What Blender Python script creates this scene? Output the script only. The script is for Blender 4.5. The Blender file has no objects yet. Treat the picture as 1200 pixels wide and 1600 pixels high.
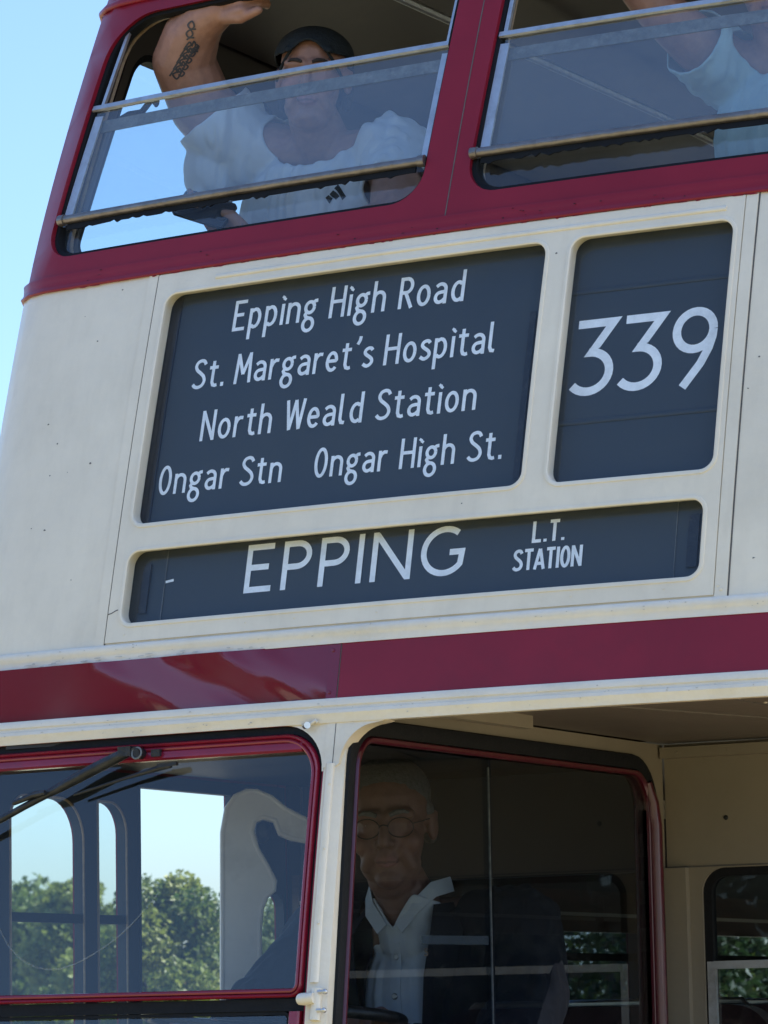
import bpy, bmesh, math, random
from math import sin, cos, pi, sqrt, radians, atan2, hypot, exp
from mathutils import Vector, Matrix, noise
from mathutils.geometry import delaunay_2d_cdt
from mathutils.bvhtree import BVHTree

scn = bpy.context.scene
COL = scn.collection
random.seed(7)

# ------------------------------------------------------------------ camera
cam_d = bpy.data.cameras.new("camera")
cam = bpy.data.objects.new("camera", cam_d)
COL.objects.link(cam)
cam_d.sensor_fit = 'HORIZONTAL'
cam_d.sensor_width = 36.0
cam_d.lens = 166.2
cam_d.dof.use_dof = True
cam_d.dof.focus_distance = 8.2
cam_d.dof.aperture_fstop = 20
cam_d.clip_start = 0.1
cam_d.clip_end = 4000
CAMLOC = Vector((3.6479, -6.9971, 1.65))
_R = ((0.876829, 0.084786, 0.473268), (0.480429, -0.115723, -0.869365), (-0.018942, 0.989656, -0.142203))
_m = Matrix([list(r) for r in _R]).to_4x4()
_m.translation = CAMLOC
cam.matrix_world = _m
scn.camera = cam

# ------------------------------------------------------------------ sky, sun, exposure
SUN_EL, SUN_AZ = radians(46), radians(58)      # azimuth from +Y towards +X (negative = towards -X)
w = bpy.data.worlds.new("World")
scn.world = w
w.use_nodes = True
nt = w.node_tree
bg = nt.nodes["Background"]
sky = nt.nodes.new("ShaderNodeTexSky")
sky.sky_type = 'NISHITA'
sky.sun_disc = False
sky.sun_elevation = SUN_EL
sky.sun_rotation = SUN_AZ
sky.air_density = 1.0
sky.dust_density = 1.6
sky.ozone_density = 6.5
nt.links.new(sky.outputs[0], bg.inputs[0])
bg.inputs[1].default_value = 0.135
sd = bpy.data.lights.new("sun", 'SUN')
sd.energy = 5.0
sd.angle = radians(0.5)
sd.color = (1.0, 0.94, 0.84)
sun = bpy.data.objects.new("sun", sd)
COL.objects.link(sun)
_sv = Vector((sin(SUN_AZ) * cos(SUN_EL), cos(SUN_AZ) * cos(SUN_EL), sin(SUN_EL)))
sun.rotation_euler = _sv.to_track_quat('Z', 'Y').to_euler()
sun.location = _sv * 60
scn.view_settings.view_transform = 'Standard'
scn.view_settings.look = 'None'
scn.view_settings.exposure = 1.28
scn.view_settings.gamma = 1.0
scn.view_settings.use_curve_mapping = False
scn.cycles.max_bounces = 10
scn.cycles.transparent_max_bounces = 24
scn.cycles.caustics_reflective = False
scn.cycles.caustics_refractive = False

# ------------------------------------------------------------------ materials
def _nodes(name):
    m = bpy.data.materials.new(name)
    m.use_nodes = True
    return m, m.node_tree, m.node_tree.nodes["Principled BSDF"]

def mat(name, base, rough=0.5, var=0.0, scale=6.0, spec=0.5, metal=0.0, coat=0.0, bump=0.0, bscale=60.0,
        dirt=None, dirt_amt=0.0, dirt_scale=3.0, attr=None, stretch=None, sheen=0.0, rvar=0.0, streak=0.0, streak_col=(0.36, 0.31, 0.22)):
    """procedural paint / cloth / metal: base colour with broken noise variation, stains and a fine bump"""
    m, t, p = _nodes(name)
    N, L = t.nodes.new, t.links.new
    tc = N("ShaderNodeTexCoord")
    src = tc.outputs['Object']
    if stretch:
        mp = N("ShaderNodeMapping"); mp.inputs['Scale'].default_value = stretch
        L(src, mp.inputs[0]); src = mp.outputs[0]
    col = None
    if attr:
        a = N("ShaderNodeAttribute"); a.attribute_name = attr
        col = a.outputs['Color']
    n1 = N("ShaderNodeTexNoise"); n1.inputs['Scale'].default_value = scale
    n1.inputs['Detail'].default_value = 8; n1.inputs['Roughness'].default_value = 0.62
    L(src, n1.inputs['Vector'])
    mx = N("ShaderNodeMix"); mx.data_type = 'RGBA'; mx.blend_type = 'MULTIPLY'
    mx.inputs[0].default_value = 1.0
    rmp = N("ShaderNodeMapRange")
    rmp.inputs[1].default_value = 0.3; rmp.inputs[2].default_value = 0.7
    rmp.inputs[3].default_value = 1 - var; rmp.inputs[4].default_value = 1 + var
    L(n1.outputs[0], rmp.inputs[0])
    if col: L(col, mx.inputs[6])
    else: mx.inputs[6].default_value = (*base, 1)
    L(rmp.outputs[0], mx.inputs[7])
    out = mx.outputs[2]
    if dirt:
        n2 = N("ShaderNodeTexNoise"); n2.inputs['Scale'].default_value = dirt_scale
        n2.inputs['Detail'].default_value = 10; n2.inputs['Roughness'].default_value = 0.7
        L(src, n2.inputs['Vector'])
        r2 = N("ShaderNodeMapRange"); r2.inputs[1].default_value = 0.5; r2.inputs[2].default_value = 0.78
        r2.inputs[3].default_value = 0; r2.inputs[4].default_value = dirt_amt
        L(n2.outputs[0], r2.inputs[0])
        m2 = N("ShaderNodeMix"); m2.data_type = 'RGBA'
        L(r2.outputs[0], m2.inputs[0]); L(out, m2.inputs[6]); m2.inputs[7].default_value = (*dirt, 1)
        out = m2.outputs[2]
    if streak:
        m3 = N("ShaderNodeMapping"); m3.inputs['Scale'].default_value = (26, 26, 1.3); L(src, m3.inputs[0])
        n3 = N("ShaderNodeTexNoise"); n3.inputs['Scale'].default_value = 1.0; n3.inputs['Detail'].default_value = 7; n3.inputs['Roughness'].default_value = 0.65
        L(m3.outputs[0], n3.inputs['Vector'])
        r4 = N("ShaderNodeMapRange"); r4.inputs[1].default_value = 0.46; r4.inputs[2].default_value = 0.80
        r4.inputs[3].default_value = 0; r4.inputs[4].default_value = streak; L(n3.outputs[0], r4.inputs[0])
        m4 = N("ShaderNodeMix"); m4.data_type = 'RGBA'; L(r4.outputs[0], m4.inputs[0]); L(out, m4.inputs[6]); m4.inputs[7].default_value = (*streak_col, 1)
        out = m4.outputs[2]
    L(out, p.inputs['Base Color'])
    p.inputs['Roughness'].default_value = rough
    if rvar:
        r3 = N("ShaderNodeMapRange"); r3.inputs[1].default_value = 0.3; r3.inputs[2].default_value = 0.7
        r3.inputs[3].default_value = max(0.02, rough - rvar); r3.inputs[4].default_value = rough + rvar
        L(n1.outputs[0], r3.inputs[0]); L(r3.outputs[0], p.inputs['Roughness'])
    p.inputs['Metallic'].default_value = metal
    p.inputs['Specular IOR Level'].default_value = spec
    p.inputs['Coat Weight'].default_value = coat
    p.inputs['Coat Roughness'].default_value = 0.08
    p.inputs['Sheen Weight'].default_value = sheen
    if bump:
        nb = N("ShaderNodeTexNoise"); nb.inputs['Scale'].default_value = bscale
        nb.inputs['Detail'].default_value = 4
        L(src, nb.inputs['Vector'])
        b = N("ShaderNodeBump"); b.inputs['Strength'].default_value = bump; b.inputs['Distance'].default_value = 0.01
        L(nb.outputs[0], b.inputs['Height']); L(b.outputs[0], p.inputs['Normal'])
    return m

def glass(name, tint=(0.9, 0.95, 0.95), ior=1.75, dust=0.05, dust_col=(0.5, 0.52, 0.52), rough=0.0, dscale=3.0, scratch=0.0):
    """thin window pane: clear transmission, Fresnel reflection and a film of road dust"""
    m, t, p = _nodes(name)
    N, L = t.nodes.new, t.links.new
    t.nodes.remove(p)
    out = t.nodes["Material Output"]
    tr = N("ShaderNodeBsdfTransparent"); tr.inputs[0].default_value = (*tint, 1)
    gl = N("ShaderNodeBsdfGlossy"); gl.inputs['Roughness'].default_value = rough
    gl.inputs[0].default_value = (1, 1, 1, 1)
    # Schlick reflectance of both faces of the pane, the same from either side
    f0 = min(0.5, 2 * ((ior - 1) / (ior + 1)) ** 2)
    ge = N("ShaderNodeNewGeometry"); dt = N("ShaderNodeVectorMath"); dt.operation = 'DOT_PRODUCT'
    L(ge.outputs['Normal'], dt.inputs[0]); L(ge.outputs['Incoming'], dt.inputs[1])
    ab = N("ShaderNodeMath"); ab.operation = 'ABSOLUTE'; L(dt.outputs['Value'], ab.inputs[0])
    om = N("ShaderNodeMath"); om.operation = 'SUBTRACT'; om.inputs[0].default_value = 1.0; L(ab.outputs[0], om.inputs[1]); om.use_clamp = True
    pw = N("ShaderNodeMath"); pw.operation = 'POWER'; pw.inputs[1].default_value = 5.0; L(om.outputs[0], pw.inputs[0])
    fr = N("ShaderNodeMath"); fr.operation = 'MULTIPLY_ADD'; fr.inputs[1].default_value = 1 - f0; fr.inputs[2].default_value = f0
    L(pw.outputs[0], fr.inputs[0])
    mx = N("ShaderNodeMixShader")
    L(fr.outputs[0], mx.inputs[0]); L(tr.outputs[0], mx.inputs[1]); L(gl.outputs[0], mx.inputs[2])
    df = N("ShaderNodeBsdfDiffuse"); df.inputs[0].default_value = (*dust_col, 1)
    tc = N("ShaderNodeTexCoord")
    n = N("ShaderNodeTexNoise"); n.inputs['Scale'].default_value = dscale; n.inputs['Detail'].default_value = 9
    n.inputs['Roughness'].default_value = 0.75
    L(tc.outputs['Object'], n.inputs['Vector'])
    r = N("ShaderNodeMapRange"); r.inputs[1].default_value = 0.3; r.inputs[2].default_value = 0.75
    r.inputs[3].default_value = dust * 0.5; r.inputs[4].default_value = dust * 1.6
    L(n.outputs[0], r.inputs[0])
    m2 = N("ShaderNodeMixShader")
    L(r.outputs[0], m2.inputs[0]); L(mx.outputs[0], m2.inputs[1]); L(df.outputs[0], m2.inputs[2])
    L(m2.outputs[0], out.inputs['Surface'])
    return m

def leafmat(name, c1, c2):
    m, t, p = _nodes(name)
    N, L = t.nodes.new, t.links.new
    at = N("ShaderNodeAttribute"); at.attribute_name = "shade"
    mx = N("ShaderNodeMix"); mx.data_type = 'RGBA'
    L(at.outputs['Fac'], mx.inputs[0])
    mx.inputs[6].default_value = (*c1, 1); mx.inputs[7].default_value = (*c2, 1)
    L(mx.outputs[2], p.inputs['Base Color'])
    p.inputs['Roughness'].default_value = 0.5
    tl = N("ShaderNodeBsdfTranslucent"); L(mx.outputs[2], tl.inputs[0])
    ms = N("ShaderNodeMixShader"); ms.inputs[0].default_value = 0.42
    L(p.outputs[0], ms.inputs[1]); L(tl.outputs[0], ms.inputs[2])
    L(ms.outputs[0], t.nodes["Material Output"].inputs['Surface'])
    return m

M = {}
M['cream'] = mat("cream_paint", (0.80, 0.72, 0.575), 0.36, 0.06, 4, coat=0.15, bump=0.16, bscale=30, streak=0.12, dirt=(0.56, 0.49, 0.36), dirt_amt=0.32, dirt_scale=2.2, rvar=0.08)
M['post'] = mat("pale_cab_moulding", (0.74, 0.69, 0.62), 0.4, 0.06, 6, coat=0.2, bump=0.1, bscale=20, dirt=(0.36, 0.31, 0.24), dirt_amt=0.5, dirt_scale=4)
M['cream_trim'] = mat("cream_trim_paint", (0.80, 0.725, 0.595), 0.30, 0.06, 14, coat=0.3, bump=0.25, bscale=45, dirt=(0.42, 0.36, 0.25), dirt_amt=0.5, dirt_scale=7)
M['cream_shaded'] = mat("shaded_cream_paint", (0.25, 0.218, 0.165), 0.5, 0.06, 6, bump=0.12, bscale=30, dirt=(0.25, 0.21, 0.15), dirt_amt=0.5, dirt_scale=3)  # cream with the shade under the canopy put into its base colour
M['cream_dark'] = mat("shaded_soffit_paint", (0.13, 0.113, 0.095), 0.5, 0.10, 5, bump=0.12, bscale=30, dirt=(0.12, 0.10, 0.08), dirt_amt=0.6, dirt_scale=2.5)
M['red'] = mat("maroon_paint", (0.225, 0.008, 0.022), 0.36, 0.08, 5, spec=0.3, coat=0.12, bump=0.05, bscale=16, rvar=0.06)
M['red_gloss'] = mat("maroon_band_paint", (0.165, 0.007, 0.024), 0.12, 0.05, 5, spec=0.45, coat=0.45, bump=0.03, bscale=9)
M['red_frame'] = mat("crimson_frame_paint", (0.24, 0.008, 0.026), 0.26, 0.10, 12, coat=0.4, bump=0.12, bscale=30, dirt=(0.10, 0.02, 0.03), dirt_amt=0.4, dirt_scale=9)
M['red_deep'] = mat("deep_red_frame_paint", (0.075, 0.003, 0.012), 0.28, 0.12, 12, coat=0.3, bump=0.12, bscale=30)
M['band'] = mat("maroon_band_dull_paint", (0.210, 0.008, 0.020), 0.22, 0.10, 4, spec=0.3, coat=0.22, dirt=(0.12, 0.012, 0.02), dirt_amt=0.4, dirt_scale=5, bump=0.05, bscale=14)
M['rubber'] = mat("black_rubber", (0.009, 0.010, 0.012), 0.7, 0.2, 20, spec=0.2, bump=0.2, bscale=80)
M['black'] = mat("black_metal", (0.010, 0.011, 0.013), 0.38, 0.2, 25, bump=0.2, bscale=120, dirt=(0.09, 0.085, 0.08), dirt_amt=0.5, dirt_scale=30)
M['sealant'] = mat("dark_seam_filler", (0.10, 0.095, 0.09), 0.8, 0.2, 40)
M['navy_lining'] = mat("dark_cab_lining", (0.012, 0.016, 0.024), 0.55, 0.2, 8)
M['alu'] = mat("worn_aluminium", (0.55, 0.56, 0.57), 0.42, 0.12, 22, metal=0.85, bump=0.12, bscale=70, dirt=(0.20, 0.17, 0.14), dirt_amt=0.6, dirt_scale=14)
M['bronze'] = mat("tarnished_rail_metal", (0.24, 0.215, 0.20), 0.36, 0.22, 18, metal=0.8, bump=0.2, bscale=60, dirt=(0.08, 0.06, 0.05), dirt_amt=0.7, dirt_scale=16)
M['dust_rail'] = mat("dusty_rail", (0.13, 0.14, 0.145), 0.7, 0.3, 30, bump=0.4, bscale=120, dirt=(0.34, 0.34, 0.33), dirt_amt=0.7, dirt_scale=25)
M['steel'] = mat("bright_steel", (0.6, 0.6, 0.6), 0.3, 0.1, 30, metal=0.9)
M['rivet'] = mat("painted_rivet", (0.52, 0.48, 0.40), 0.4, 0.1, 60)
M['blind'] = mat("blind_cloth", (0.031, 0.042, 0.053), 0.6, 0.14, 5, bump=0.08, bscale=24, rvar=0.1)
M['print'] = mat("white_blind_print", (0.90, 0.93, 0.96), 0.6, 0.10, 40, dirt=(0.40, 0.46, 0.50), dirt_amt=0.4, dirt_scale=22)
M['lining'] = mat("brown_side_lining", (0.045, 0.033, 0.028), 0.5, 0.15, 6, dirt=(0.03, 0.022, 0.018), dirt_amt=0.5)
M['wood'] = mat("varnished_wood", (0.10, 0.048, 0.022), 0.35, 0.25, 8, coat=0.3, stretch=(1, 1, 9))
M['tan_wood'] = mat("tan_window_fillet", (0.34, 0.24, 0.15), 0.5, 0.2, 9, stretch=(1, 1, 6))
M['ceil'] = mat("nicotine_ceiling_paint", (0.13, 0.09, 0.065), 0.45, 0.16, 3, bump=0.08, bscale=14, dirt=(0.05, 0.038, 0.03), dirt_amt=0.6, dirt_scale=3)
M['ceil_cream'] = mat("upper_ceiling_paint", (0.070, 0.054, 0.046), 0.45, 0.10, 3, dirt=(0.14, 0.10, 0.07), dirt_amt=0.6, dirt_scale=2.5)
M['floor'] = mat("slatted_floor", (0.07, 0.05, 0.04), 0.7, 0.2, 8)
M['seat'] = mat("moquette_seat_cloth", (0.075, 0.02, 0.022), 0.9, 0.35, 60, sheen=0.3)
M['leather'] = mat("dark_seat_leather", (0.02, 0.022, 0.022), 0.45, 0.2, 20)
M['glass_up'] = glass("dusty_sash_glass", (0.90, 0.95, 0.96), 1.75, 0.04, (0.50, 0.55, 0.60), dscale=4)
M['glass_low'] = glass("fixed_pane_glass", (0.90, 0.95, 0.96), 1.5, 0.035, (0.45, 0.5, 0.55), dscale=5)
M['glass_side'] = glass("side_window_glass", (0.84, 0.93, 0.94), 1.45, 0.005, (0.45, 0.55, 0.58), dscale=8)
M['glass_cab'] = glass("windscreen_glass", (0.90, 0.95, 0.95), 1.42, 0.010, (0.5, 0.52, 0.52), dscale=2.5)
M['glass_cabside'] = glass("cab_side_glass", (0.47, 0.54, 0.62), 1.30, 0.004, (0.5, 0.5, 0.5), dscale=4)
M['glass_blind'] = glass("blind_box_glass", (0.94, 0.96, 0.97), 1.26, 0.012, (0.5, 0.53, 0.56), dscale=6)
M['skin'] = mat("skin", (0.4, 0.22, 0.16), 0.52, 0.16, 34, dirt=(0.30, 0.11, 0.085), dirt_amt=0.35, dirt_scale=11, attr="tint", bump=0.08, bscale=160)
M['ink'] = mat("tattoo_ink", (0.045, 0.045, 0.055), 0.55, 0.2, 60)
M['eyewhite'] = mat("eye", (0.4, 0.22, 0.16), 0.2, 0.0, 10, attr="tint")
M['brow'] = mat("brow_hair", (0.035, 0.022, 0.016), 0.7, 0.3, 120)
M['cap'] = mat("black_cap_cloth", (0.012, 0.016, 0.018), 0.85, 0.25, 50, bump=0.3, bscale=140)
M['hair_grey'] = mat("grey_hair", (0.13, 0.125, 0.12), 0.6, 0.35, 90, bump=0.25, bscale=220)
M['hair_dark'] = mat("dark_hair", (0.025, 0.02, 0.018), 0.55, 0.3, 90, bump=0.6, bscale=150)
M['tee'] = mat("white_cotton", (0.66, 0.68, 0.72), 0.85, 0.05, 20, bump=0.12, bscale=60, sheen=0.2)
M['tee_blue'] = mat("pale_blue_cotton", (0.46, 0.62, 0.68), 0.85, 0.05, 20, bump=0.12, bscale=60, sheen=0.2)
M['shirt'] = mat("white_shirt_cloth", (0.72, 0.73, 0.74), 0.8, 0.04, 20, bump=0.1, bscale=70)
M['suit'] = mat("navy_suit_cloth", (0.010, 0.013, 0.022), 0.9, 0.2, 60, bump=0.15, bscale=180)
M['phone'] = mat("dark_phone_shell", (0.018, 0.022, 0.03), 0.25, 0.1, 20)
M['bark'] = mat("bark", (0.085, 0.06, 0.042), 0.9, 0.35, 14, bump=0.7, bscale=22)
M['leaf_a'] = leafmat("leaf_mid", (0.045, 0.090, 0.014), (0.220, 0.250, 0.045))
M['leaf_b'] = leafmat("leaf_pale", (0.060, 0.095, 0.022), (0.190, 0.215, 0.070))
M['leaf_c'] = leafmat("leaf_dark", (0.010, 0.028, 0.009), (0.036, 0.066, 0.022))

# ------------------------------------------------------------------ mesh helpers
class MB:
    """collects islands, then links them as ONE mesh object"""
    def __init__(self): self.v = []; self.f = []; self.mi = []
    def add(self, vs, fs, mi=0):
        b = len(self.v); self.v += [tuple(q) for q in vs]
        self.f += [tuple(i + b for i in f) for f in fs]; self.mi += [mi] * len(fs)
    def box(self, c, s, rot=None, mi=0):
        c = Vector(c); s = Vector(s) * 0.5
        vs = [Vector((x * s.x, y * s.y, z * s.z)) for x in (-1, 1) for y in (-1, 1) for z in (-1, 1)]
        if rot is not None: vs = [rot @ q for q in vs]
        self.add([c + q for q in vs], [(0, 1, 3, 2), (4, 6, 7, 5), (0, 4, 5, 1), (2, 3, 7, 6), (0, 2, 6, 4), (1, 5, 7, 3)], mi)
    def tube(self, pts, r, seg=10, closed=False, mi=0):
        pts = [Vector(q) for q in pts]; n = len(pts)
        rs = r if isinstance(r, (list, tuple)) else [r] * n
        up = None; vs = []
        for i, q in enumerate(pts):
            a = pts[(i - 1) % n] if (closed or i > 0) else q
            b = pts[(i + 1) % n] if (closed or i < n - 1) else q
            t = (b - a).normalized()
            if up is None:
                up = t.orthogonal().normalized()
            up = (up - t * up.dot(t)).normalized()
            bi = t.cross(up)
            for k in range(seg):
                an = 2 * pi * k / seg
                vs.append(q + (up * cos(an) + bi * sin(an)) * rs[i])
        fs = []
        for i in range(n if closed else n - 1):
            j = (i + 1) % n
            for k in range(seg):
                l = (k + 1) % seg
                fs.append((i * seg + k, i * seg + l, j * seg + l, j * seg + k))
        if not closed:
            fs.append(tuple(range(seg))); fs.append(tuple((n - 1) * seg + k for k in range(seg)))
        self.add(vs, fs, mi)
    def ell(self, c, r, rot=None, nu=20, nv=12, mi=0):
        c = Vector(c); vs = [];fs = []
        for j in range(1, nv):
            th = pi * j / nv
            for i in range(nu):
                ph = 2 * pi * i / nu
                q = Vector((r[0] * sin(th) * cos(ph), r[1] * sin(th) * sin(ph), r[2] * cos(th)))
                vs.append(c + (rot @ q if rot is not None else q))
        for q in (Vector((0, 0, r[2])), Vector((0, 0, -r[2]))):
            vs.append(c + (rot @ q if rot is not None else q))
        T, B = len(vs) - 2, len(vs) - 1
        for j in range(nv - 2):
            for i in range(nu):
                k = (i + 1) % nu
                fs.append((j * nu + i, j * nu + k, (j + 1) * nu + k, (j + 1) * nu + i))
        for i in range(nu):
            k = (i + 1) % nu
            fs.append((T, k, i)); fs.append((B, (nv - 2) * nu + i, (nv - 2) * nu + k))
        self.add(vs, fs, mi)
    def cone(self, a, b, ra, rb, seg=16, mi=0):
        """rounded cone: a tapered capsule, closed"""
        a = Vector(a); b = Vector(b); d = b - a; L = d.length
        if L < 1e-6: return self.ell(a, (ra, ra, ra))
        t = d / L; rings = []
        for k in range(1, 6):
            an = pi / 2 * k / 5
            rings.append((-ra * cos(an), ra * sin(an)))
        for k in range(0, 5):
            an = pi / 2 * k / 5
            rings.append((L + rb * sin(an), rb * cos(an)))
        up = t.orthogonal().normalized(); bi = t.cross(up)
        vs = [a + t * h + (up * cos(2 * pi * k / seg) + bi * sin(2 * pi * k / seg)) * r for h, r in rings for k in range(seg)]
        fs = []
        for i in range(len(rings) - 1):
            for k in range(seg):
                l = (k + 1) % seg
                fs.append((i * seg + k, i * seg + l, (i + 1) * seg + l, (i + 1) * seg + k))
        vs += [a - t * ra, b + t * rb]
        n = len(vs)
        for k in range(seg):
            l = (k + 1) % seg
            fs.append((n - 2, l, k)); fs.append((n - 1, (len(rings) - 1) * seg + k, (len(rings) - 1) * seg + l))
        self.add(vs, fs, mi)
    def chain(self, pts, rs):
        for i in range(len(pts) - 1): self.cone(pts[i], pts[i + 1], rs[i], rs[i + 1])
    def mesh(self, name):
        me = bpy.data.meshes.new(name)
        me.from_pydata(self.v, [], self.f)
        if any(self.mi): me.polygons.foreach_set("material_index", self.mi)
        bm = bmesh.new(); bm.from_mesh(me)
        bmesh.ops.recalc_face_normals(bm, faces=bm.faces)
        bm.to_mesh(me); bm.free()
        return me
    def build(self, name, m, parent=None, ang=38, smooth=True):
        me = self.mesh(name)
        for q in (m if isinstance(m, (list, tuple)) else [m]): me.materials.append(q)
        if smooth:
            me.polygons.foreach_set("use_smooth", [True] * len(me.polygons))
            me.set_sharp_from_angle(angle=radians(ang))
        return link(name, me, parent)

def link(name, me, parent=None):
    o = bpy.data.objects.new(name, me); COL.objects.link(o)
    if parent is not None:
        o.parent = parent
        o.matrix_parent_inverse = parent.matrix_world.inverted()
    return o

def absorb(o, mb, m):
    """surface detail painted on or fixed to a panel becomes part of the panel's own mesh"""
    me = o.data; me.materials.append(m); k = len(me.materials) - 1
    bm = bmesh.new(); bm.from_mesh(me); vs = [bm.verts.new(q) for q in mb.v]; nf = []
    for f in mb.f:
        try: fc = bm.faces.new([vs[i] for i in f])
        except ValueError: continue
        fc.material_index = k; nf.append(fc)
    bmesh.ops.recalc_face_normals(bm, faces=nf); bm.to_mesh(me); bm.free()

def tag(o, label=None, cat=None, group=None, kind=None):
    for k, v in (('label', label), ('category', cat), ('group', group), ('kind', kind)):
        if v: o[k] = v
    return o

def empty(name, loc=(0, 0, 0)):
    o = bpy.data.objects.new(name, None); COL.objects.link(o)
    o.matrix_world = Matrix.Translation(loc); o.location = loc; o.empty_display_size = 0.2
    return o

def fillet(pts, rad, n=7):
    """polygon with rounded corners"""
    out = []; N = len(pts)
    rs = rad if isinstance(rad, (list, tuple)) else [rad] * N
    for i in range(N):
        p = Vector(pts[i]); a = Vector(pts[i - 1]) - p; b = Vector(pts[(i + 1) % N]) - p
        r = rs[i]
        if r <= 0: out.append(tuple(p)); continue
        a.normalize(); b.normalize()
        an = a.angle(b); d = r / math.tan(an / 2)
        c = p + (a + b).normalized() * (r / sin(an / 2))
        s = p + a * d; e = p + b * d
        a0 = atan2(s.y - c.y, s.x - c.x); a1 = atan2(e.y - c.y, e.x - c.x)
        while a1 - a0 > pi: a1 -= 2 * pi
        while a1 - a0 < -pi: a1 += 2 * pi
        for k in range(n + 1):
            q = a0 + (a1 - a0) * k / n
            out.append((c.x + r * cos(q), c.y + r * sin(q)))
    return out

def rrect(u0, v0, u1, v1, r, n=7): return fillet([(u0, v0), (u1, v0), (u1, v1), (u0, v1)], r, n)

def resample(p, step, closed=True):
    out = []; N = len(p)
    for i in range(N if closed else N - 1):
        a, b = p[i], p[(i + 1) % N]
        k = max(1, int(math.ceil(hypot(b[0] - a[0], b[1] - a[1]) / step)))
        for j in range(k): out.append((a[0] + (b[0] - a[0]) * j / k, a[1] + (b[1] - a[1]) * j / k))
    if not closed: out.append(p[-1])
    return out

def inside(p, poly):
    x, y = p; c = False; j = len(poly) - 1
    for i in range(len(poly)):
        xi, yi = poly[i]; xj, yj = poly[j]
        if (yi > y) != (yj > y) and x < (xj - xi) * (y - yi) / (yj - yi) + xi: c = not c
        j = i
    return c

def sheet(mb, outline, holes, mp, o1, o0, step=0.08, mi=0):
    """a panel of real thickness with openings, laid on a curved surface"""
    loops = [resample(outline, step)] + [resample(h, step) for h in holes]
    vs = []; es = []
    for lp in loops:
        b = len(vs); n = len(lp); vs += lp
        es += [(b + i, b + (i + 1) % n) for i in range(n)]
    us = [q[0] for q in outline]; zs = [q[1] for q in outline]
    bd = list(vs)
    nu = int((max(us) - min(us)) / step); nz = int((max(zs) - min(zs)) / step)
    for i in range(1, nu):
        for j in range(1, nz):
            q = (min(us) + (max(us) - min(us)) * i / nu, min(zs) + (max(zs) - min(zs)) * j / nz)
            if not inside(q, loops[0]) or any(inside(q, h) for h in loops[1:]): continue
            if min((q[0] - e[0]) ** 2 + (q[1] - e[1]) ** 2 for e in bd) < (0.45 * step) ** 2: continue
            vs.append(q)
    cv, ce, cf, _, _, _ = delaunay_2d_cdt([Vector(q) for q in vs], es, [], 0, 1e-6)
    fs = []
    for f in cf:
        c = (sum(cv[i][0] for i in f) / len(f), sum(cv[i][1] for i in f) / len(f))
        if inside(c, loops[0]) and not any(inside(c, h) for h in loops[1:]): fs.append(tuple(f))
    n = len(cv)
    P = [mp(q[0], q[1], o1) for q in cv] + [mp(q[0], q[1], o0) for q in cv]
    cnt = {}
    for f in fs:
        for i in range(len(f)):
            e = (f[i], f[(i + 1) % len(f)])
            cnt[e] = cnt.get(e, 0) + 1
    side = [(a, b, b + n, a + n) for (a, b) in cnt if (b, a) not in cnt]
    allf = fs + [tuple(i + n for i in reversed(f)) for f in fs] + side
    used = sorted({i for f in allf for i in f}); ix = {k: i for i, k in enumerate(used)}
    mb.add([P[i] for i in used], [tuple(ix[i] for i in f) for f in allf], mi)

def rim(mb, path, prof, mp, closed=True, step=0.06, mi=0):
    """sweep a moulding profile [(n outward in-plane, o proud)] along a path drawn on the surface"""
    p = resample(path, step, closed); N = len(p); K = len(prof); vs = []
    area = sum(p[i][0] * p[(i + 1) % N][1] - p[(i + 1) % N][0] * p[i][1] for i in range(N))
    sg = 1 if (area >= 0 or not closed) else -1
    for i in range(N):
        a = p[(i - 1) % N] if (closed or i > 0) else p[i]
        b = p[(i + 1) % N] if (closed or i < N - 1) else p[i]
        c = p[i]
        d1 = Vector((c[0] - a[0], c[1] - a[1])); d2 = Vector((b[0] - c[0], b[1] - c[1]))
        if d1.length < 1e-9: d1 = d2
        if d2.length < 1e-9: d2 = d1
        d1.normalize(); d2.normalize()
        n1 = Vector((d1.y, -d1.x)); n2 = Vector((d2.y, -d2.x))
        nn = (n1 + n2); nn = nn / max(nn.length, 1e-6); nn = nn / max(0.35, nn.dot(n1))
        for (q, o) in prof: vs.append(mp(c[0] + nn.x * q * sg, c[1] + nn.y * q * sg, o))
    fs = []
    for i in range(N if closed else N - 1):
        j = (i + 1) % N
        for k in range(K):
            l = (k + 1) % K
            fs.append((i * K + k, i * K + l, j * K + l, j * K + k))
    if not closed: fs.append(tuple(range(K))); fs.append(tuple((N - 1) * K + k for k in range(K)))
    mb.add(vs, fs, mi)

def flat_rect(n0, n1, o0, o1): return [(n0, o0), (n1, o0), (n1, o1), (n0, o1)]
def half_round(n0, n1, o0, o1, k=8):
    c = (n0 + n1) / 2; r = (n1 - n0) / 2
    return [(c - r * cos(pi * i / k), o0 + (o1 - o0) * sin(pi * i / k)) for i in range(k + 1)]

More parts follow.
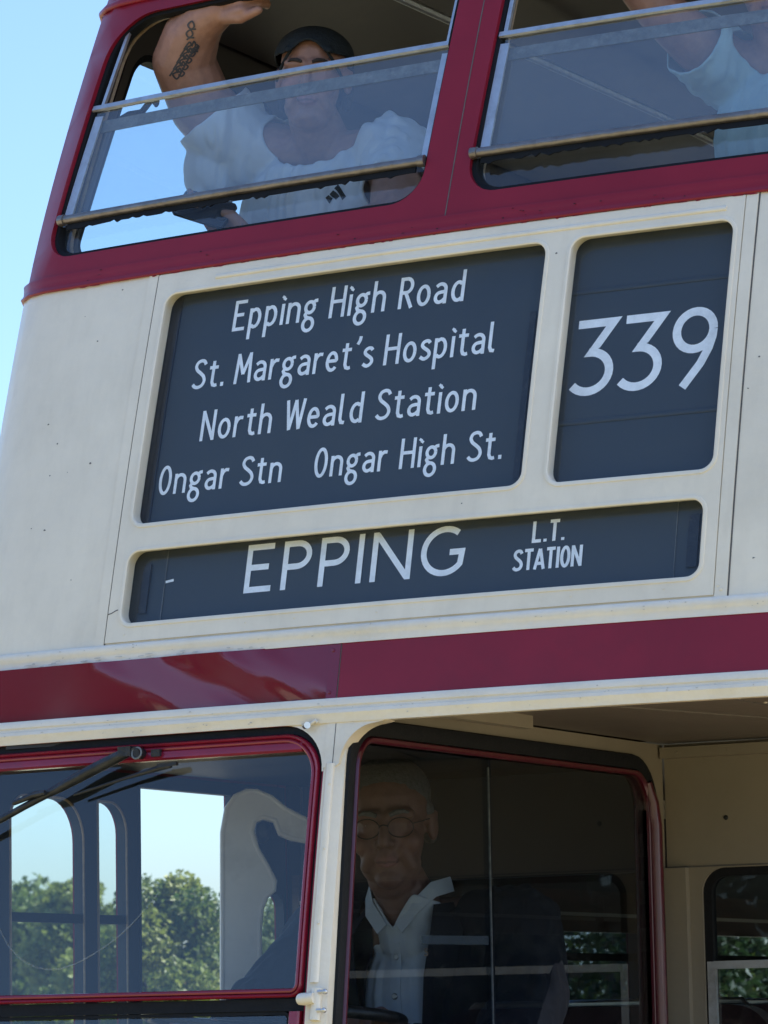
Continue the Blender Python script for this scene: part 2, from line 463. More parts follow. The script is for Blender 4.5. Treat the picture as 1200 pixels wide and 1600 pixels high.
# ------------------------------------------------------------------ body surface of the bus
XC, RC = 1.09, 0.17
UE = XC + RC * pi / 2
def rake(z):
    q = z - 1.65
    return 0.16 * q + 0.045 * q * q - 0.424
def sstep(x, a, b):
    t = min(1, max(0, (x - a) / (b - a))); return t * t * (3 - 2 * t)
def tumble(z):
    t = max(0.0, (z - 3.5) / 0.8)
    return 1 - 0.052 * t ** 1.35
def front(u, z, o):
    """u runs across the front and round the corners, o is how proud of the panel"""
    a = abs(u); s = 1 if u >= 0 else -1
    if a <= XC: x, yb, nx, ny = a, 0.0433 * a * a, 0, -1
    else:
        th = min((a - XC) / RC, pi / 2)
        x, yb, nx, ny = XC + RC * sin(th), 0.0433 * XC * XC + RC * (1 - cos(th)), sin(th), -cos(th)
        if a > UE: yb += a - UE
    x *= 1 - (1 - tumble(z)) * sstep(a, 0.45, 1.1)
    return Vector((s * (x + nx * o), rake(z) + yb + ny * o, z))
def YE(z): return rake(z) + 0.0433 * XC * XC + RC
def sidemap(s):
    def mp(u, z, o): return Vector((s * ((XC + RC) * tumble(z) + o), u, z))
    return mp
def planeY(y0):
    return lambda u, v, o: Vector((u, y0 - o, v))
def planeX(x0):
    return lambda u, v, o: Vector((x0 + o, u, v))
def planeZ(z0):
    return lambda u, v, o: Vector((u, v, z0 + o))

def rivet(mb, c, n, r=0.004, h=0.002):
    n = Vector(n).normalized(); a = n.orthogonal().normalized(); b = n.cross(a); c = Vector(c)
    vs = []; K = 8
    for (rr, hh) in ((r, -0.001), (r * 0.9, h * 0.6), (r * 0.5, h)):
        vs += [c + (a * cos(2 * pi * k / K) + b * sin(2 * pi * k / K)) * rr + n * hh for k in range(K)]
    fs = [(j * K + k, j * K + (k + 1) % K, (j + 1) * K + (k + 1) % K, (j + 1) * K + k) for j in range(2) for k in range(K)]
    fs += [tuple(range(2 * K, 3 * K)), tuple(range(K))]
    mb.add(vs, fs)

# ------------------------------------------------------------------ ground
def gmesh():
    mb = MB(); S = 1500
    xs = [-S, -400, -120, -60, -30, -15, -8, -4, 0, 4, 8, 15, 30, 60, 120, 400, S]
    vs = [(x, y, 0) for x in xs for y in xs]; n = len(xs)
    mb.add(vs, [(i * n + j, (i + 1) * n + j, (i + 1) * n + j + 1, i * n + j + 1) for i in range(n - 1) for j in range(n - 1)])
    return mb
m, t, p = _nodes("field_ground")
N, L = t.nodes.new, t.links.new
tc = N("ShaderNodeTexCoord"); n1 = N("ShaderNodeTexNoise"); n1.inputs['Scale'].default_value = 0.09; n1.inputs['Detail'].default_value = 8
L(tc.outputs['Object'], n1.inputs['Vector'])
cr = N("ShaderNodeValToRGB"); L(n1.outputs[0], cr.inputs[0])
cr.color_ramp.elements[0].position = 0.38; cr.color_ramp.elements[0].color = (0.35, 0.295, 0.21, 1)
cr.color_ramp.elements[1].position = 0.62; cr.color_ramp.elements[1].color = (0.22, 0.20, 0.095, 1)
n2 = N("ShaderNodeTexNoise"); n2.inputs['Scale'].default_value = 14; n2.inputs['Detail'].default_value = 8
L(tc.outputs['Object'], n2.inputs['Vector'])
mx = N("ShaderNodeMix"); mx.data_type = 'RGBA'; mx.blend_type = 'OVERLAY'; mx.inputs[0].default_value = 0.5
L(cr.outputs[0], mx.inputs[6]); L(n2.outputs[0], mx.inputs[7]); L(mx.outputs[2], p.inputs['Base Color'])
p.inputs['Roughness'].default_value = 0.95
tag(gmesh().build("ground", m, smooth=False), kind="structure")

# ------------------------------------------------------------------ the bus
bus = empty("double_decker_bus")
tag(bus, "maroon and cream vintage double decker bus with its driver's half cab and route blinds", "bus")
XN = -0.10                 # nearside wall of the cab
YB = 1.37                  # front bulkhead of the lower saloon

# --- upper front panel with its two window openings
def skew(z): return 0.045 * (z - 3.6)
WZ0, WZ1 = 3.512, 4.168
winL = fillet([(-1.145, WZ0), (-0.067 + skew(WZ0), WZ0), (-0.067 + skew(WZ1), WZ1), (-1.116, WZ1)], [0.075, 0.085, 0.10, 0.13], 9)
winR = fillet([(0.050 + skew(WZ0), WZ0), (1.145, WZ0), (1.116, WZ1), (0.050 + skew(WZ1), WZ1)], [0.075, 0.085, 0.13, 0.10], 9)
UPROW = [(-UE, 3.445), (UE, 3.445), (UE, 4.30), (-UE, 4.30)]
mb = MB(); sheet(mb, UPROW, [winL, winR], front, 0.0, -0.05, 0.07)
p_up = mb.build("upper_front_panel", M['red'], bus)
mb = MB(); sheet(mb, [(-1.16, 3.46), (1.16, 3.46), (1.16, 4.27), (-1.16, 4.27)], [winL, winR], front, -0.0505, -0.060, 0.08); mb.build("front_lining", M['lining'], p_up)
mb = MB(); rim(mb, [(0.004 + 0.03 * (z - 3.46), z) for z in (3.464, 3.6, 3.8, 4.0, 4.2, 4.3)], flat_rect(-0.0013, 0.0013, -0.003, 0.0007), front, False)
mb.build("panel_seam", M['sealant'], p_up)
mb = MB()
for wo in (winL, winR): rim(mb, wo, [(-0.004, -0.0605), (0.016, -0.0605), (0.016, -0.070), (-0.004, -0.070)], front)
mb.build("inner_window_surround", M['tan_wood'], p_up)
# roof edge moulding over the front windows and the peak above
mb = MB(); rim(mb, [(-UE, 4.215), (UE, 4.215)], half_round(-0.012, 0.012, 0.0003, 0.011), front, False); mb.build("roof_gutter", M['red'], p_up)
# --- belt moulding
mb = MB()
rim(mb, [(-UE, 3.442), (UE, 3.442)], [(-0.021, 0.0006), (-0.021, 0.0065), (-0.016, 0.0078), (-0.006, 0.0055), (0.004, 0.0042), (0.010, 0.0050), (0.014, 0.0085), (0.018, 0.0090), (0.0215, 0.0060), (0.0215, 0.0006)], front, False)
mb.build("belt_moulding", M['red'], bus)

# --- cream destination panel: base skin, raised centre panel with three apertures, cover strips
APA = rrect(-0.739, 2.792, 0.279, 3.366, 0.034)
APB = rrect(0.335, 2.790, 0.723, 3.366, 0.034)
APC = rrect(-0.734, 2.556, 0.709, 2.731, 0.032)
mb = MB(); sheet(mb, [(-UE, 2.470), (UE, 2.470), (UE, 3.425), (-UE, 3.425)], [APA, APB, APC], front, 0.0, -0.030, 0.06)
skinp = mb.build("front_panel", M['cream'], bus)
mb = MB(); sheet(mb, [(-0.769, 2.516), (0.741, 2.516), (0.741, 3.418), (-0.769, 3.418)], [APA, APB, APC], front, 0.0042, 0.0004, 0.06)
for ap in (APA, APB, APC):       # rolled lip of each aperture
    rim(mb, ap, [(0.0, 0.004), (0.007, 0.0042), (0.006, 0.0065), (0.0, 0.0072), (-0.003, 0.005), (-0.0035, -0.004), (0, -0.004)], front)
rim(mb, [(-0.60, 3.392), (0.70, 3.392)], half_round(-0.006, 0.006, 0.004, 0.0085), front, False)
rnd = random.Random(3)
for (x0, x1, z, dz, n) in ((-0.70, 0.25, 3.3605, 0, 9), (0.37, 0.70, 3.3605, 0, 4), (-0.70, 0.68, 2.7265, 0, 10)):
    for i in range(n):
        q = front(x0 + (x1 - x0) * (i + 0.3 * rnd.random()) / (n - 1), z + 0.006, -0.012); rivet(mb, q, (0, -0.5, -1), 0.0042, 0.0025)
for i in range(14):
    x = -0.72 + 1.46 * i / 13 + rnd.uniform(-.015, .015); q = front(x, 2.535 + rnd.uniform(-.004, .004), 0.0042)
    if rnd.random() < 0.6: rivet(mb, q, (0, -1, 0.2), 0.0032, 0.0012)
mb.build("destination_panel", M['cream'], bus)
mb = MB()
rim(mb, [(-0.7855, 2.512), (-0.7855, 3.421)], flat_rect(-0.0135, 0.0135, 0.0003, 0.0035), front, False)
mb.build("cover_strip", M['cream'], bus)
mb = MB(); rim(mb, [(0.757, 2.512), (0.757, 3.421)], flat_rect(-0.0135, 0.0135, 0.0003, 0.0038), front, False)
rivet(mb, front(0.757, 2.527, 0.0038), (0, -1, .2), 0.0045, 0.002)
mb.build("cover_strip", M['cream'], bus)
mb = MB()
rim(mb, [(-0.7705, 2.512), (-0.7705, 3.421)], flat_rect(-0.0013, 0.0013, 0.0002, 0.0022), front, False)
rim(mb, [(0.7722, 2.512), (0.7722, 3.421)], flat_rect(-0.0016, 0.0016, 0.0002, 0.0012), front, False)
absorb(skinp, mb, M['sealant'])
# crack by the lower blind and a scatter of paint chips
mb = MB()
rim(mb, [(-0.7695, 2.584), (-0.760, 2.586), (-0.747, 2.592), (-0.742, 2.593)], flat_rect(-0.0011, 0.0011, 0.0043, 0.0048), front, False)
for i in range(46):
    u = rnd.uniform(-1.05, 0.9); z = rnd.uniform(2.52, 3.40)
    ok = not any(inside((u, z), rrect(a, b, c, d, .01)) for a, b, c, d in ((-.76, 2.77, .30, 3.39), (.31, 2.77, .745, 3.39), (-.76, 2.54, .73, 2.75)))
    if not ok: continue
    r = rnd.uniform(0.0012, 0.0032); o = 0.0045 if -0.765 < u < 0.738 else 0.0006
    k = rnd.randint(5, 7); c = [front(u + r * rnd.uniform(.5, 1.3) * cos(2 * pi * j / k), z + r * rnd.uniform(.4, 1) * sin(2 * pi * j / k), o) for j in range(k)]
    c2 = [q + Vector((0, 0.0004, 0)) for q in c]
    mb.add(c + c2, [tuple(range(k)), tuple(range(2 * k - 1, k - 1, -1))] + [(j, (j + 1) % k, k + (j + 1) % k, k + j) for j in range(k)])
absorb(skinp, mb, M['sealant'])

def flecks(n, us, zs, ws, hs, o, seed):
    """ragged little patches: chipped or over-brushed paint"""
    r = random.Random(seed); mb = MB()
    for i in range(n):
        u, z, a, h = r.uniform(*us), r.uniform(*zs), r.uniform(*ws), r.uniform(*hs); k = 8
        oo = o(u) if callable(o) else o
        c = [front(u + a * r.uniform(.55, 1) * cos(2 * pi * j / k), z + h * r.uniform(.4, 1) * sin(2 * pi * j / k), oo) for j in range(k)]
        c2 = [q + Vector((0, .0006, 0)) for q in c]
        mb.add(c + c2, [tuple(range(k)), tuple(range(2 * k - 1, k - 1, -1))] + [(j, (j + 1) % k, k + (j + 1) % k, k + j) for j in range(k)])
    return mb
belt = [o for o in bus.children if o.name.startswith('belt_moulding')][0]
absorb(belt, flecks(70, (-1.0, 1.0), (3.4185, 3.4215), (.006, .022), (.0012, .0034), 0.0052, 4), M['red'])
absorb(belt, flecks(26, (-1.0, 1.0), (3.430, 3.465), (.0015, .005), (.0008, .002), 0.0092, 9), M['rubber'])
# --- blinds: cloth, printed lettering, glass
def arc(cx, cy, rx, ry, a0, a1, n=14):
    return [(cx + rx * cos(radians(a0 + (a1 - a0) * i / n)), cy + ry * sin(radians(a0 + (a1 - a0) * i / n))) for i in range(n + 1)]
def crom(p, n=5):
    out = []
    for i in range(len(p) - 1):
        a = p[max(0, i - 1)]; b = p[i]; c = p[i + 1]; d = p[min(len(p) - 1, i + 2)]
        for k in range(n):
            t = k / n
            out.append(tuple(0.5 * (2 * b[j] + (c[j] - a[j]) * t + (2 * a[j] - 5 * b[j] + 4 * c[j] - d[j]) * t * t + (3 * b[j] - a[j] - 3 * c[j] + d[j]) * t ** 3) for j in (0, 1)))
    return out + [p[-1]]
_S = [(.38, .80), (.32, .91), (.22, .94), (.11, .89), (.065, .76), (.12, .63), (.24, .52), (.35, .40), (.39, .25), (.33, .11), (.21, .055), (.10, .08), (.02, .17)]
_s = [(.30, .55), (.25, .62), (.17, .63), (.09, .58), (.07, .49), (.13, .41), (.22, .34), (.29, .26), (.30, .16), (.23, .075), (.14, .055), (.03, .13)]
G = {
 'E': (.43, [[(.40, .94), (.06, .94), (.06, .06), (.40, .06)], [(.06, .52), (.34, .52)]]),
 'p': (.43, [[(.06, .68), (.06, -.32)], arc(.20, .35, .155, .285, 130, -130)]),
 'i': (.12, [[(.06, .68), (.06, 0)], [(.015, .86), (.06, .93)], [(.06, .80), (.105, .87)], [(.03, .865), (.09, .865)]]),
 'n': (.43, [[(.06, .68), (.06, 0)], arc(.215, .44, .155, .19, 165, 0, 10) + [(.37, 0)]]),
 'g': (.44, [arc(.20, .45, .135, .175, 0, 360, 20), [(.29, .585), (.35, .64), (.43, .65)], [(.12, .31), (.075, .22), (.11, .14), (.20, .10)], arc(.20, -.10, .155, .20, 90, -270, 22)]),
 'H': (.50, [[(.06, 1), (.06, 0)], [(.44, 1), (.44, 0)], [(.06, .52), (.44, .52)]]),
 'h': (.43, [[(.06, 1), (.06, 0)], arc(.215, .44, .155, .19, 165, 0, 10) + [(.37, 0)]]),
 'R': (.46, [[(.06, 0), (.06, .94), (.20, .94)] + arc(.21, .72, .165, .22, 90, -90) + [(.06, .50)], [(.20, .50), (.41, 0)]]),
 'o': (.43, [arc(.215, .34, .155, .285, 0, 360, 24)]),
 'a': (.41, [[(.07, .555)] + arc(.20, .46, .15, .17, 140, 0, 9) + [(.35, 0)], [(.35, .38), (.21, .37)] + arc(.19, .21, .125, .155, 90, 270, 10) + [(.27, .085), (.35, .17)]]),
 'd': (.43, [[(.37, 1), (.37, 0)], arc(.225, .34, .155, .285, 50, 310)]),
 'S': (.44, [crom(_S)]), 's': (.34, [crom(_s)]),
 't': (.33, [[(.14, .88), (.14, .18), (.175, .08), (.25, .05), (.31, .07)], [(.01, .66), (.30, .66)]]),
 '.': (.14, [[(.07, 0), (.07, .135)]]),
 'M': (.55, [[(.045, 0), (.085, 1)], [(.085, .97), (.275, .30)], [(.275, .30), (.465, .97)], [(.465, 1), (.505, 0)]]),
 'r': (.31, [[(.06, .68), (.06, 0)], [(.06, .42), (.11, .56), (.19, .625), (.29, .615)]]),
 'e': (.41, [[(.065, .355), (.345, .355)] + arc(.205, .355, .14, .265, 0, 180, 12) + arc(.215, .34, .155, .285, 180, 318, 10)]),
 "'": (.16, [[(.12, 1.06), (.105, .93), (.045, .80)]]),
 'l': (.23, [[(.06, 1), (.06, .18), (.10, .075), (.20, .055)]]),
 'N': (.49, [[(.06, 0), (.06, 1)], [(.06, .97), (.43, .03)], [(.43, 0), (.43, 1)]]),
 'W': (.62, [[(.04, 1), (.16, .02)], [(.16, .03), (.31, .98)], [(.31, .98), (.46, .02)], [(.46, .03), (.58, 1)]]),
 'O': (.45, [arc(.225, .50, .165, .445, 0, 360, 28)]),
 'T': (.44, [[(.02, .94), (.42, .94)], [(.22, .94), (.22, 0)]]),
 'A': (.46, [[(.03, 0), (.23, .97)], [(.23, .97), (.43, 0)], [(.11, .28), (.35, .28)]]),
 'I': (.12, [[(.06, 1), (.06, 0)]]),
 'L': (.40, [[(.06, 1), (.06, .06), (.38, .06)]]),
 # wide block capitals of the lower blind
 'e1': (.60, [[(.56, .935), (.065, .935), (.065, .065), (.56, .065)], [(.065, .52), (.48, .52)]]),
 'p1': (.60, [[(.065, 0), (.065, .935), (.30, .935)] + arc(.30, .70, .235, .235, 90, -90) + [(.065, .465)]]),
 'i1': (.13, [[(.065, 1), (.065, 0)]]),
 'n1': (.80, [[(.065, 0), (.065, 1)], [(.085, .95), (.715, .05)], [(.735, 0), (.735, 1)]]),
 'g1': (.86, [arc(.46, .50, .395, .44, 52, 322, 26) + [(.795, .47), (.56, .47)]]),
 # route figures
 '3f': (.56, [[(.03, .925), (.46, .925), (.225, .56), (.235, .56)], arc(.21, .315, .245, .245, 95, -140, 20)]),
 '9f': (.56, [arc(.285, .70, .215, .235, 0, 360, 28), [(.50, .70), (.495, .60), (.46, .46), (.38, .28), (.19, 0.0)]]),
}
_lay = [0]
def ribbon(mb, pts, wd, f, closed=False):
    n = len(pts); L_, R_ = [], []
    for i in range(n):
        a = pts[i - 1] if (i > 0 or closed) else pts[i]; b = pts[(i + 1) % n] if (i < n - 1 or closed) else pts[i]
        c = pts[i]; d1 = Vector((c[0] - a[0], c[1] - a[1])); d2 = Vector((b[0] - c[0], b[1] - c[1]))
        if d1.length < 1e-9: d1 = d2
        if d2.length < 1e-9: d2 = d1
        d1.normalize(); d2.normalize()
        n1 = Vector((-d1.y, d1.x)); n2 = Vector((-d2.y, d2.x)); nn = n1 + n2
        nn = nn / max(nn.length, 1e-6); nn = nn / max(0.30, nn.dot(n1))
        L_.append((c[0] + nn.x * wd / 2, c[1] + nn.y * wd / 2)); R_.append((c[0] - nn.x * wd / 2, c[1] - nn.y * wd / 2))
    _lay[0] = (_lay[0] + 1) % 12
    o = 0.00012 * _lay[0]
    vs = [f(*q, o) for q in L_] + [f(*q, o) for q in R_]
    mb.add(vs, [(i, i + 1, n + i + 1, n + i) for i in range(n - 1)])
def text(seq, u0, u1, zb, h, o, parent, wt=0.112, gap=0.085, space=0.30, name="lettering", top=None):
    adv = 0; items = []
    for g in seq:
        if g == ' ': adv += space; continue
        wdt, st = G[g]; items.append((adv, st)); adv += wdt + gap
    adv -= gap
    sx = (u1 - u0) / adv; mb = MB()
    for x, st in items:
        for s in st:
            pts = [(u0 + (x + q[0]) * sx, zb + q[1] * h) for q in s]
            ribbon(mb, pts, wt * h, lambda a, b, c: front(a, b, o + c))
    me = bpy.data.meshes.new(name); me.from_pydata(mb.v, [], mb.f); me.materials.append(M['print'])
    return link(name, me, parent)

BO = -0.037
def blind(name, u0, z0, u1, z1):
    mb = MB(); sheet(mb, [(u0, z0), (u1, z0), (u1, z1), (u0, z1)], [], front, BO, BO - 0.012, 0.06)
    return mb.build(name, M['blind'], bus)
def pane(name, path, o, m, parent, mp=front, th=0.004, step=0.07):
    mb = MB(); lp = resample(path, step)
    n = len(lp); vs = list(lp)
    us = [q[0] for q in lp]; zs = [q[1] for q in lp]
    for i in range(1, int((max(us) - min(us)) / step)):
        for j in range(1, int((max(zs) - min(zs)) / step)):
            q = (min(us) + i * step, min(zs) + j * step)
            if inside(q, lp) and min((q[0] - e[0]) ** 2 + (q[1] - e[1]) ** 2 for e in lp) > (0.45 * step) ** 2: vs.append(q)
    cv, _, cf, _, _, _ = delaunay_2d_cdt([Vector(q) for q in vs], [(i, (i + 1) % n) for i in range(n)], [], 0, 1e-6)
    fs = [tuple(f) for f in cf if inside((sum(cv[i][0] for i in f) / 3, sum(cv[i][1] for i in f) / 3), lp)]
    mb.add([mp(q[0], q[1], o) for q in cv], fs)
    return mb.build(name, m, parent)
bl1 = blind("destination_blind", -0.775, 2.770, 0.300, 3.385)
LO = BO + 0.0006
text(list("Epping High Road"), -0.558, 0.062, 3.2545, 0.0775, LO, bl1)
text(list("St. Margaret's Hospital"), -0.648, 0.157, 3.1205, 0.0745, LO, bl1, space=0.24)
text(list("North Weald Station"), -0.604, 0.125, 2.9885, 0.0745, LO, bl1, space=0.32)
text(list("Ongar Stn"), -0.703, -0.360, 2.8665, 0.0715, LO, bl1)
text(list("Ongar High St."), -0.276, 0.204, 2.8665, 0.0715, LO, bl1)
mb = MB(); rim(mb, [(0.2475, 2.815), (0.2475, 3.206)], [(-0.008, 0.008), (-0.008, 0.010), (0.007, 0.010), (0.007, 0.008)], lambda u, z, o: front(u, z, BO + o), False)
mb.build("blind_guide", M['black'], bl1)
mb = MB(); rim(mb, [(-0.728, 2.80), (-0.728, 3.36)], [(-0.016, 0.0005), (-0.016, 0.004), (0.016, 0.004), (0.016, 0.0005)], lambda u, z, o: front(u, z, BO + o), False); mb.build("blind_guide", M['navy_lining'], bl1)
bl2 = blind("route_number_blind", 0.310, 2.770, 0.745, 3.385)
text(['3f', '3f', '9f'], 0.352, 0.690, 2.990, 0.186, LO, bl2, wt=0.105, gap=0.02, name="route_number")
mb = MB()
for z in (3.240, 2.934): rim(mb, [(0.315, z), (0.740, z)], half_round(-0.006, 0.006, 0.0006, 0.0035), lambda u, zz, o: front(u, zz, BO + o), False)
absorb(bl2, mb, M['blind'])
bl3 = blind("final_destination_blind", -0.765, 2.535, 0.735, 2.75)
text(['e1', 'p1', 'p1', 'i1', 'n1', 'g1'], -0.427, 0.137, 2.6095, 0.1135, LO, bl3, wt=0.122, gap=0.15)
text(list("L.T."), 0.296, 0.373, 2.6680, 0.0475, LO, bl3, wt=0.16)
text(list("STATION"), 0.256, 0.418, 2.6070, 0.0470, LO, bl3, wt=0.155, gap=0.06)
mb = MB(); ribbon(mb, [(-0.644, 2.6545), (-0.622, 2.6575)], 0.006, lambda a, b, c: front(a, b, LO + c))
me = mb.mesh("print_mark"); me.materials.append(M['print']); link("print_mark", me, bl3)
for u in (-0.700, 0.672):
    mb = MB(); rim(mb, [(u, 2.585), (u, 2.700)], flat_rect(-0.012, 0.012, 0.001, 0.006), lambda a, z, o: front(a, z, BO + o), False); mb.build("blind_guide", M['black'], bl3)
for u in (-0.646, 0.632):
    mb = MB(); rim(mb, [(u, 2.54), (u, 2.745)], flat_rect(-0.0007, 0.0007, 0.001, 0.003), lambda a, z, o: front(a, z, BO + o), False); mb.build("blind_edge", M['dust_rail'], bl3)
for nm, ap, bl in (("blind_glass", APA, bl1), ("blind_glass", APB, bl2), ("blind_glass", APC, bl3)):
    c = (sum(q[0] for q in ap) / len(ap), sum(q[1] for q in ap) / len(ap))
    pane(nm, [(c[0] + (q[0] - c[0]) * 0.9995, c[1] + (q[1] - c[1]) * 0.9995) for q in ap], -0.026, M['glass_blind'], bl)

# --- lower maroon band with cream mouldings, and the lip over the cab
mb = MB(); rim(mb, [(-UE, 2.491), (UE, 2.491)], [(-0.021, 0.0005), (-0.021, 0.004), (-0.017, 0.010), (-0.009, 0.0115), (0.0, 0.0075), (0.006, 0.0055), (0.020, 0.0050), (0.020, 0.0005)], front, False)
for i in range(17):
    u = -0.98 + 1.95 * i / 16 + rnd.uniform(-.02, .02); rivet(mb, front(u, 2.499, 0.0054), (0, -1, .3), 0.0042, 0.0016)
ubm = mb.build("upper_band_moulding", M['cream_trim'], bus)
absorb(ubm, flecks(34, (-1.0, 1.05), (2.486, 2.508), (.0012, .0034), (.0008, .0018), 0.0122, 15), M['rivet'])
absorb(ubm, flecks(26, (-1.0, -.30), (2.474, 2.484), (.003, .014), (.001, .0024), 0.0122, 17), M['rivet'])
WARP = [(-1.35, -.235), (-0.71, -.24), (-0.63, -.13), (-0.53, -.13), (-0.43, -.235), (-0.345, -.245), (-0.305, -.13), (-0.27, -.11), (-0.20, 0), (-0.15, 0), (9, 0)]
def warp(u, z, o):      # the offside half of the band panel is bent: its face pitches in and out to shape its reflections
    s_ = u + 1.5 * (z - 2.41); k = 0
    while WARP[k + 1][0] < s_: k += 1
    t_ = (s_ - WARP[k][0]) / (WARP[k + 1][0] - WARP[k][0]) if s_ > WARP[0][0] else 0
    t_ = t_ * t_ * (3 - 2 * t_)
    return front(u, z, o - (WARP[k][1] + (WARP[k + 1][1] - WARP[k][1]) * t_) * (z - 2.41) * (1 if o > 0 else 0))
mb = MB(); sheet(mb, [(-UE, 2.300), (-0.1285, 2.300), (-0.1285, 2.472), (-UE, 2.472)], [], warp, 0.002, -0.03, 0.014)
bend = mb.build("bent_band_panel", M['red_gloss'], bus)
mb = MB(); sheet(mb, [(-0.1284, 2.300), (UE, 2.300), (UE, 2.472), (-0.1284, 2.472)], [], front, 0.002, -0.03, 0.06)
band = mb.build("front_band", M['band'], bus)
mb = MB(); rim(mb, [(-0.1425, 2.348), (-0.1425, 2.4685)], flat_rect(-0.013, 0.013, 0.0005, 0.0042), front, False)
rivet(mb, front(-0.1475, 2.456, 0.0042), (0, -1, .2), 0.005, 0.002); rivet(mb, front(-0.1475, 2.362, 0.0042), (0, -1, .2), 0.005, 0.002)
jp = mb.build("joint_plate", M['red_gloss'], band)
mb = MB(); rim(mb, [(-0.1285, 2.348), (-0.1285, 2.4685)], flat_rect(-0.0012, 0.0012, 0.0022, 0.0028), front, False); mb.build("panel_seam", M['sealant'], band)
mb = MB(); rim(mb, [(-UE, 2.3205), (UE, 2.3205)], [(-0.028, -0.022), (-0.028, 0.006), (-0.022, 0.0105), (-0.012, 0.0095), (-0.009, 0.0060), (-0.004, 0.0060), (-0.001, 0.0125), (0.006, 0.0140), (0.014, 0.0095), (0.0265, 0.0060), (0.0265, 0.0025), (0.0265, -0.022)], front, False)
for i in range(15):
    u = -1.0 + 2.0 * i / 14; rivet(mb, front(u, 2.3385, 0.0085), (0, -1, .4), 0.003, 0.0012)
lipo = mb.build("canopy_lip", M['cream_trim'], bus)
absorb(lipo, flecks(24, (-1.05, -.15), (2.300, 2.340), (.0012, .005), (.0008, .0018), 0.0146, 19), M['rivet'])
absorb(lipo, flecks(26, (-.1, 1.0), (2.302, 2.340), (.001, .004), (.0007, .0016), 0.0146, 23), M['rivet'])

# --- upper front windows: opening half-drop sash in front of a fixed lower pane
def upper_window(path, ul, ur, s):
    mb = MB()
    rim(mb, path, [(0.004, -0.012), (0.004, -0.046), (-0.012, -0.046), (-0.014, -0.030), (-0.010, -0.014)], front)
    fr = mb.build("upper_window", M['rubber'], bus)
    mb = MB()     # aluminium channels at both sides
    for (ua, ub) in (((ul + 0.012, ul + 0.040), (ur - 0.022, ur - 0.004)) if s < 0 else ((ul + 0.004, ul + 0.034), (ur - 0.040, ur - 0.012))):
        mb = MB()
        k = 0.045 if (abs(ua) < 0.5) else (0.07 if ua < 0 else -0.07)
        cu = (ua + ub) / 2; hw = (ub - ua) / 2
        rim(mb, [(cu + k * (z - 3.6), z) for z in (3.605, 3.75, 3.895)], flat_rect(-hw, hw, -0.016, -0.022), front, False)
        mb.build("side_channel", M['alu'], fr)
        mb = MB(); rim(mb, [(cu + k * (z - 3.6), z) for z in (3.925, 4.05, 4.13)], flat_rect(-hw * .35, hw * .35, -0.014, -0.024), front, False); mb.build("side_runner", M['alu'], fr)
    mb = MB(); rim(mb, [(ul + 0.02, 3.918), (ur + 0.008, 3.918)], [(-0.008, -0.010), (-0.008, -0.024), (0.007, -0.024), (0.008, -0.014), (0.004, -0.008)], front, False)
    mb.build("sash_rail", M['alu'], fr)
    mb = MB(); rim(mb, [(ul + 0.03, 3.868), (ur, 3.868)], flat_rect(-0.017, 0.015, -0.030, -0.036), front, False)
    mb.build("pane_top_rail", M['dust_rail'], fr)
    if s < 0:
        mb = MB(); mb.tube([front(-1.05, 3.886, -.045), front(-1.02, 3.893, -.05), front(-.985, 3.895, -.05)], [.006, .012, .009], 8); mb.tube([front(-.985, 3.89, -.05), front(-.965, 3.925, -.055), front(-.945, 3.918, -.06)], [.008, .008, .012], 8)
        mb.build("window_catch", M['black'], fr)
    mb = MB()
    rr = random.Random(11 + int(s)); pts = []
    a, b = (ul + (0.024 if s < 0 else 0.004), ur - 0.004)
    mb.tube([front(a + (b - a) * i / 24, 3.613, 0.000) for i in range(25)], 0.0112, 12)
    for (u, du) in ((a, 0.012), (b, -0.012)): mb.tube([front(u - du * 0.4, 3.613, 0.000), front(u + du, 3.613, 0.000)], 0.0140, 12)
    mb.build("lower_rail", M['bronze'], fr)
    # perished rubber under the rail, its lower edge torn
    n = 90; top = []; bot = []
    for i in range(n + 1):
        u = a + 0.02 + (b - a - 0.04) * i / n
        d = 0.013 + 0.004 * noise.noise((u * 9, s, 0)) + (0.005 if rr.random() < 0.12 else 0) - (0.004 if rr.random() < 0.1 else 0)
        top.append((u, 3.606)); bot.append((u, 3.601 - d))
    mb = MB(); vs = [front(*q, -0.004) for q in top] + [front(*q, -0.004) for q in bot] + [front(*q, -0.010) for q in top] + [front(*q, -0.010) for q in bot]
    k = n + 1
    fs = []
    for i in range(n): fs += [(i, i + 1, k + i + 1, k + i), (2 * k + i, 3 * k + i, 3 * k + i + 1, 2 * k + i + 1), (i, 2 * k + i, 2 * k + i + 1, i + 1), (k + i, k + i + 1, 3 * k + i + 1, 3 * k + i)]
    fs += [(0, k, 3 * k, 2 * k), (n, 2 * k + n, 3 * k + n, k + n)]
    mb.add(vs, fs); mb.build("rail_seal", M['rubber'], fr)
    gp = [(ul + 0.012, 3.600), (ur - 0.006, 3.600), (ur + 0.006, 3.915), (ul + 0.035, 3.915)]
    pane("sash_glass", gp, -0.019, M['glass_up'], fr)
    lowp = fillet([(ul + 0.004, WZ0 + 0.003), (ur - 0.004, WZ0 + 0.003), (ur + 0.004, 3.855), (ul + 0.02, 3.855)], [.07, .08, 0, 0], 8) if s < 0 else \
        fillet([(ul + 0.004, WZ0 + 0.003), (ur - 0.004, WZ0 + 0.003), (ur - 0.02, 3.855), (ul + 0.012, 3.855)], [.07, .08, 0, 0], 8)
    pane("fixed_glass", lowp, -0.033, M['glass_low'], fr)
    return fr
upper_window(winL, -1.141, -0.071, -1)
upper_window(winR, 0.050, 1.141, 1)

